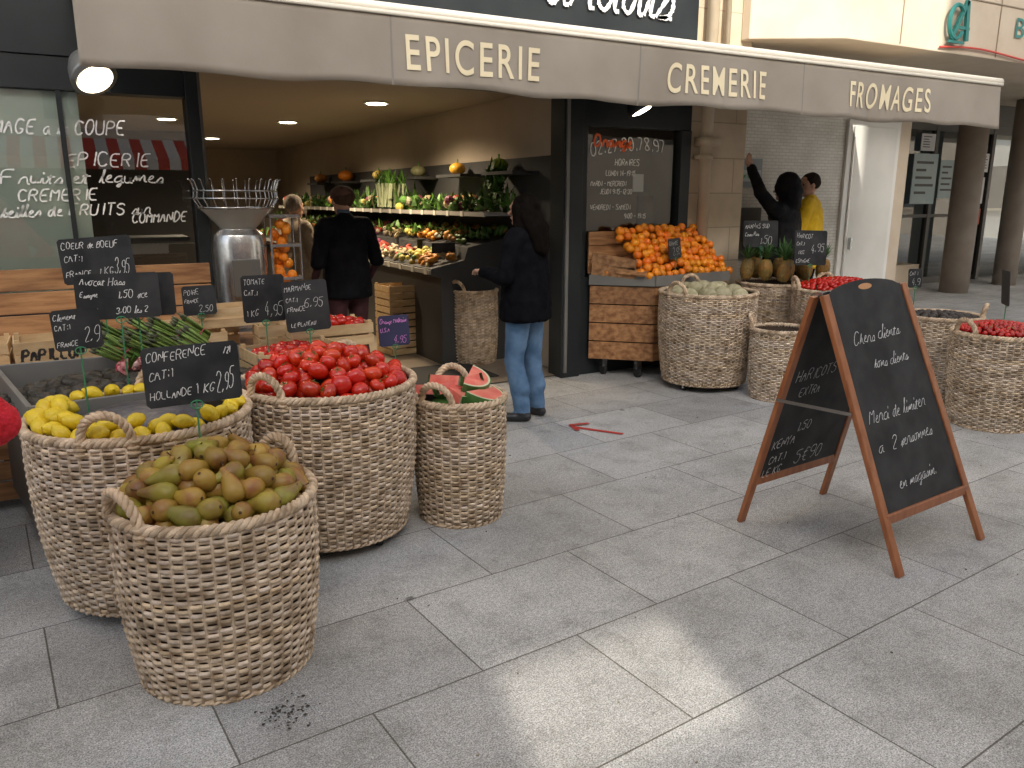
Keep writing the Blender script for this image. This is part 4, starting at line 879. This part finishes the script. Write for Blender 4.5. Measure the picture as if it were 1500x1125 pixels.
    for i,(shd,el,wr,hdv,curl) in enumerate(arms): fuse('hand_%d'%(i+1),handparts(wr,hdv,curl,1 if i else -1),[m_skin],None,e,X,.0045,2)
    return e
def stand(w=.09,f=.0,sp=.02): return [((-w,0,.88),(-w-.005,.025+f,.48),(-w-sp,-.02,.07),(-w-sp-.02,.13,.03)),((w,0,.88),(w+.005,.02,.48),(w+sp,-.02,.07),(w+sp+.02,.13,.03))]
m_navy=M('navy_coat',(.0045,.0045,.006),.9,(.008,.008,.010),14,.5,18,spec=.05); m_jean=M('jeans',(.055,.12,.22),.85,(.13,.23,.37),7,.35,30,detail=8)
m_blk=M('black_jacket',(.006,.006,.008),.7,(.012,.012,.014),10,.5,14,spec=.2); m_yel=M('yellow_hoodie',(.75,.48,.01),.8,(.68,.42,.01),8,.3,14)
m_apron=M('dark_apron',(.006,.006,.008),.85,(.011,.011,.014),8,.3,16,spec=.1); m_burg=M('burgundy_trousers',(.05,.012,.016),.8); m_beige=M('beige_coat',(.30,.24,.17),.8,(.35,.28,.2),8); m_redk=M('red_knit',(.50,.008,.015),.95,(.66,.02,.04),60,1.0,90)
m_blue=M('blue_sleeve',(.07,.10,.15),.8)
person('woman_shopper',(2.83,4.90,0),math.radians(30),1.61,
  [((-.165,0,1.385),(-.24,.03,1.12),(-.17,.23,1.15),(.5,.8,.1),.7),((.165,0,1.385),(.215,.0,1.11),(.17,.20,1.10),(-.35,.85,.1),.7)],
  [((-.085,0,.88),(-.075,.05,.48),(-.07,-.01,.07),(-.16,.12,.03)),((.085,0,.88),(.09,.0,.48),(.11,-.03,.07),(.16,.10,.03))],
  m_navy,m_jean,(.004,.0028,.002),'long',.785,female=True,bulk=1.7,wide=1.10)
person('shopkeeper',(1.98,6.40,.012),math.radians(12),1.66,
  [((-.185,0,1.385),(-.25,-.01,1.10),(-.24,.12,.88),(0,.5,-.9),.6),((.185,0,1.385),(.27,-.01,1.10),(.25,.12,.90),(0,.5,-.9),.6)],stand(),m_apron,m_burg,(.05,.03,.02),'short',.80,cap_=M('brown_cap',(.10,.05,.035),.9),bulk=1.3,sleeves=False,shirt=m_blue,wide=1.08)
person('elderly_customer',(1.90,7.75,.012),math.radians(-60),1.60,
  [((-.165,0,1.385),(-.22,.02,1.10),(-.14,.22,1.05),(.3,.8,0),.6),((.165,0,1.385),(.22,.02,1.10),(.14,.22,1.05),(-.3,.8,0),.6)],stand(),m_beige,m_apron,(.20,.17,.14),'short',.80,female=True,bulk=1.4)
person('hooded_customer',(6.62,6.0,0),math.radians(12),1.80,
  [((-.185,0,1.385),(-.25,.12,1.56),(-.20,.27,1.80),(.0,.35,1),.2),((.185,0,1.385),(.26,.02,1.12),(.18,.2,1.05),(0,1,0),.5)],stand(),m_blk,m_blk,(.02,.015,.01),'short',.80,hood=True,bulk=1.8,wide=1.06)
person('youth_in_hoodie',(7.0,6.02,0),math.radians(30),1.84,
  [((-.185,0,1.385),(-.24,.05,1.12),(-.18,.22,1.05),(.3,.8,0),.6),((.185,0,1.385),(.24,.0,1.10),(.2,.12,.9),(0,.5,-.9),.6)],stand(),m_yel,m_apron,(.02,.014,.01),'short',.80,bulk=1.7,headyaw=.8)
person('passerby_in_red',(-.575,2.36,0),math.radians(-5),1.60,
  [((-.165,0,1.385),(-.22,.02,1.12),(-.12,.25,1.2),(.2,.8,.2),.6),((.165,0,1.385),(.385,-.05,1.12),(.22,.17,1.02),(-.4,.8,.2),.6)],stand(.08,0,0),m_redk,m_jean,(.05,.03,.02),'long',.86,female=True,bulk=2.4)
# ------------------------------------------------------------------ juice machine
e=empty('orange_juice_machine'); cx,cy=1.02,5.72
mb=MB()
put(mb,lathe([(.17,.78),(.175,.80),(.175,1.30),(.165,1.36),(.12,1.40)],28),(cx,cy,0),None,1,0)
mb.add(boxv(cx-.2,cx+.2,cy-.2,cy+.2,.70,.78),BF,0)
mb.add(boxv(cx-.17,cx+.17,cy-.17,cy+.17,0.02,.70),BF,0)
mb.build('steel_body',M('brushed_steel',(.62,.62,.62),.22,(.5,.5,.5),30,metal=.9),e,True,.006)
mb=MB(); V,F=lathe([(.10,1.38),(.17,1.46),(.24,1.53)],28); mb.add(V+np.array([cx,cy,0]),F[:-2],0); mb.build('hopper',M('smoky_plastic',(.35,.34,.30),.15),e,True)
mb=MB(); mb.add(boxv(cx-.09,cx+.09,cy-.20,cy-.176,.95,1.2),BF); tube(mb,[(cx+.02,cy-.2,.93),(cx+.02,cy-.22,.90),(cx+.02,cy-.22,.86)],.014,8); mb.build('tap_and_panel',m_frameg,e,False,.004)
mb=MB()
for k in range(22):
    q=2*pi*k/22; d=np.array([math.cos(q),math.sin(q),0]); c=np.array([cx,cy,0])
    tube(mb,[c+d*.12+(0,0,1.52),c+d*.24+(0,0,1.54),c+d*.275+(0,0,1.60),c+d*.265+(0,0,1.66),c+d*.285+(0,0,1.72),c+d*.30+(0,0,1.725)],.0045,5,ref=(-d[1],d[0],.01))
for r,z in((.245,1.54),(.275,1.60),(.268,1.65),(.12,1.52)):
    t=np.linspace(0,2*pi,48,endpoint=False); tube(mb,[(cx+r*math.cos(q),cy+r*math.sin(q),z) for q in t],.006,6,True)
mb.build('wire_basket',m_steel,e,True)
mb=MB()
for k in range(26): q=RN.uniform(0,6.3);r=RN.uniform(.02,.065); put(mb,osp,(cx+.30+r*math.cos(q),cy+.02+r*math.sin(q),.90+k*.021),None,.036,0,(1,1,1))
mb.build('oranges_in_column',[m_orange],e,True)
mb=MB(); 
for sx in(-1,1):
    for sy in(-1,1): tube(mb,[(cx+.30+sx*.1,cy+.02+sy*.1,.8),(cx+.30+sx*.1,cy+.02+sy*.1,1.48)],.008,6,ref=(0,1,0))
for z in(.82,1.05,1.28,1.48):
    for a0,b0 in(((-1,-1),(1,-1)),((1,-1),(1,1)),((1,1),(-1,1)),((-1,1),(-1,-1))): beam(mb,(cx+.3+a0[0]*.1,cy+.02+a0[1]*.1,z),(cx+.3+b0[0]*.1,cy+.02+b0[1]*.1,z),(0,0,1),.02,.012)
mb.add(boxv(cx+.2,cx+.4,cy-.08,cy+.12,.3,.80),BF); mb.build('column_rack',m_steel,e)
# ------------------------------------------------------------------ light, sky, camera
w=bpy.data.worlds.new('World'); scene.world=w; w.use_nodes=True; nt=w.node_tree
sk=nt.nodes.new('ShaderNodeTexSky'); sk.sky_type='NISHITA'; sk.sun_disc=False; sk.sun_elevation=math.radians(30); sk.sun_rotation=math.radians(194); sk.air_density=1; sk.dust_density=4; sk.ozone_density=1
hs=nt.nodes.new('ShaderNodeHueSaturation'); hs.inputs['Saturation'].default_value=.5
nt.links.new(sk.outputs[0],hs.inputs['Color']); nt.links.new(hs.outputs[0],nt.nodes['Background'].inputs[0]); nt.nodes['Background'].inputs[1].default_value=.35
l=bpy.data.lights.new('sun','SUN'); l.energy=5; l.angle=math.radians(.5); l.color=(1,.94,.84); so=link(bpy.data.objects.new('sun',l))
so.rotation_euler=Vector((.25,1,-.595)).to_track_quat('-Z','Y').to_euler()
cam=bpy.data.cameras.new('camera'); cam.lens=27.6; cam.sensor_width=36; cam.clip_end=500; cam.clip_start=.05
co=link(bpy.data.objects.new('camera',cam)); co.location=(0,0,1.6); co.rotation_euler=(math.radians(90-13.3),0,math.radians(-29)); scene.camera=co
scene.view_settings.view_transform='Standard'; scene.view_settings.look='None'; scene.view_settings.exposure=0
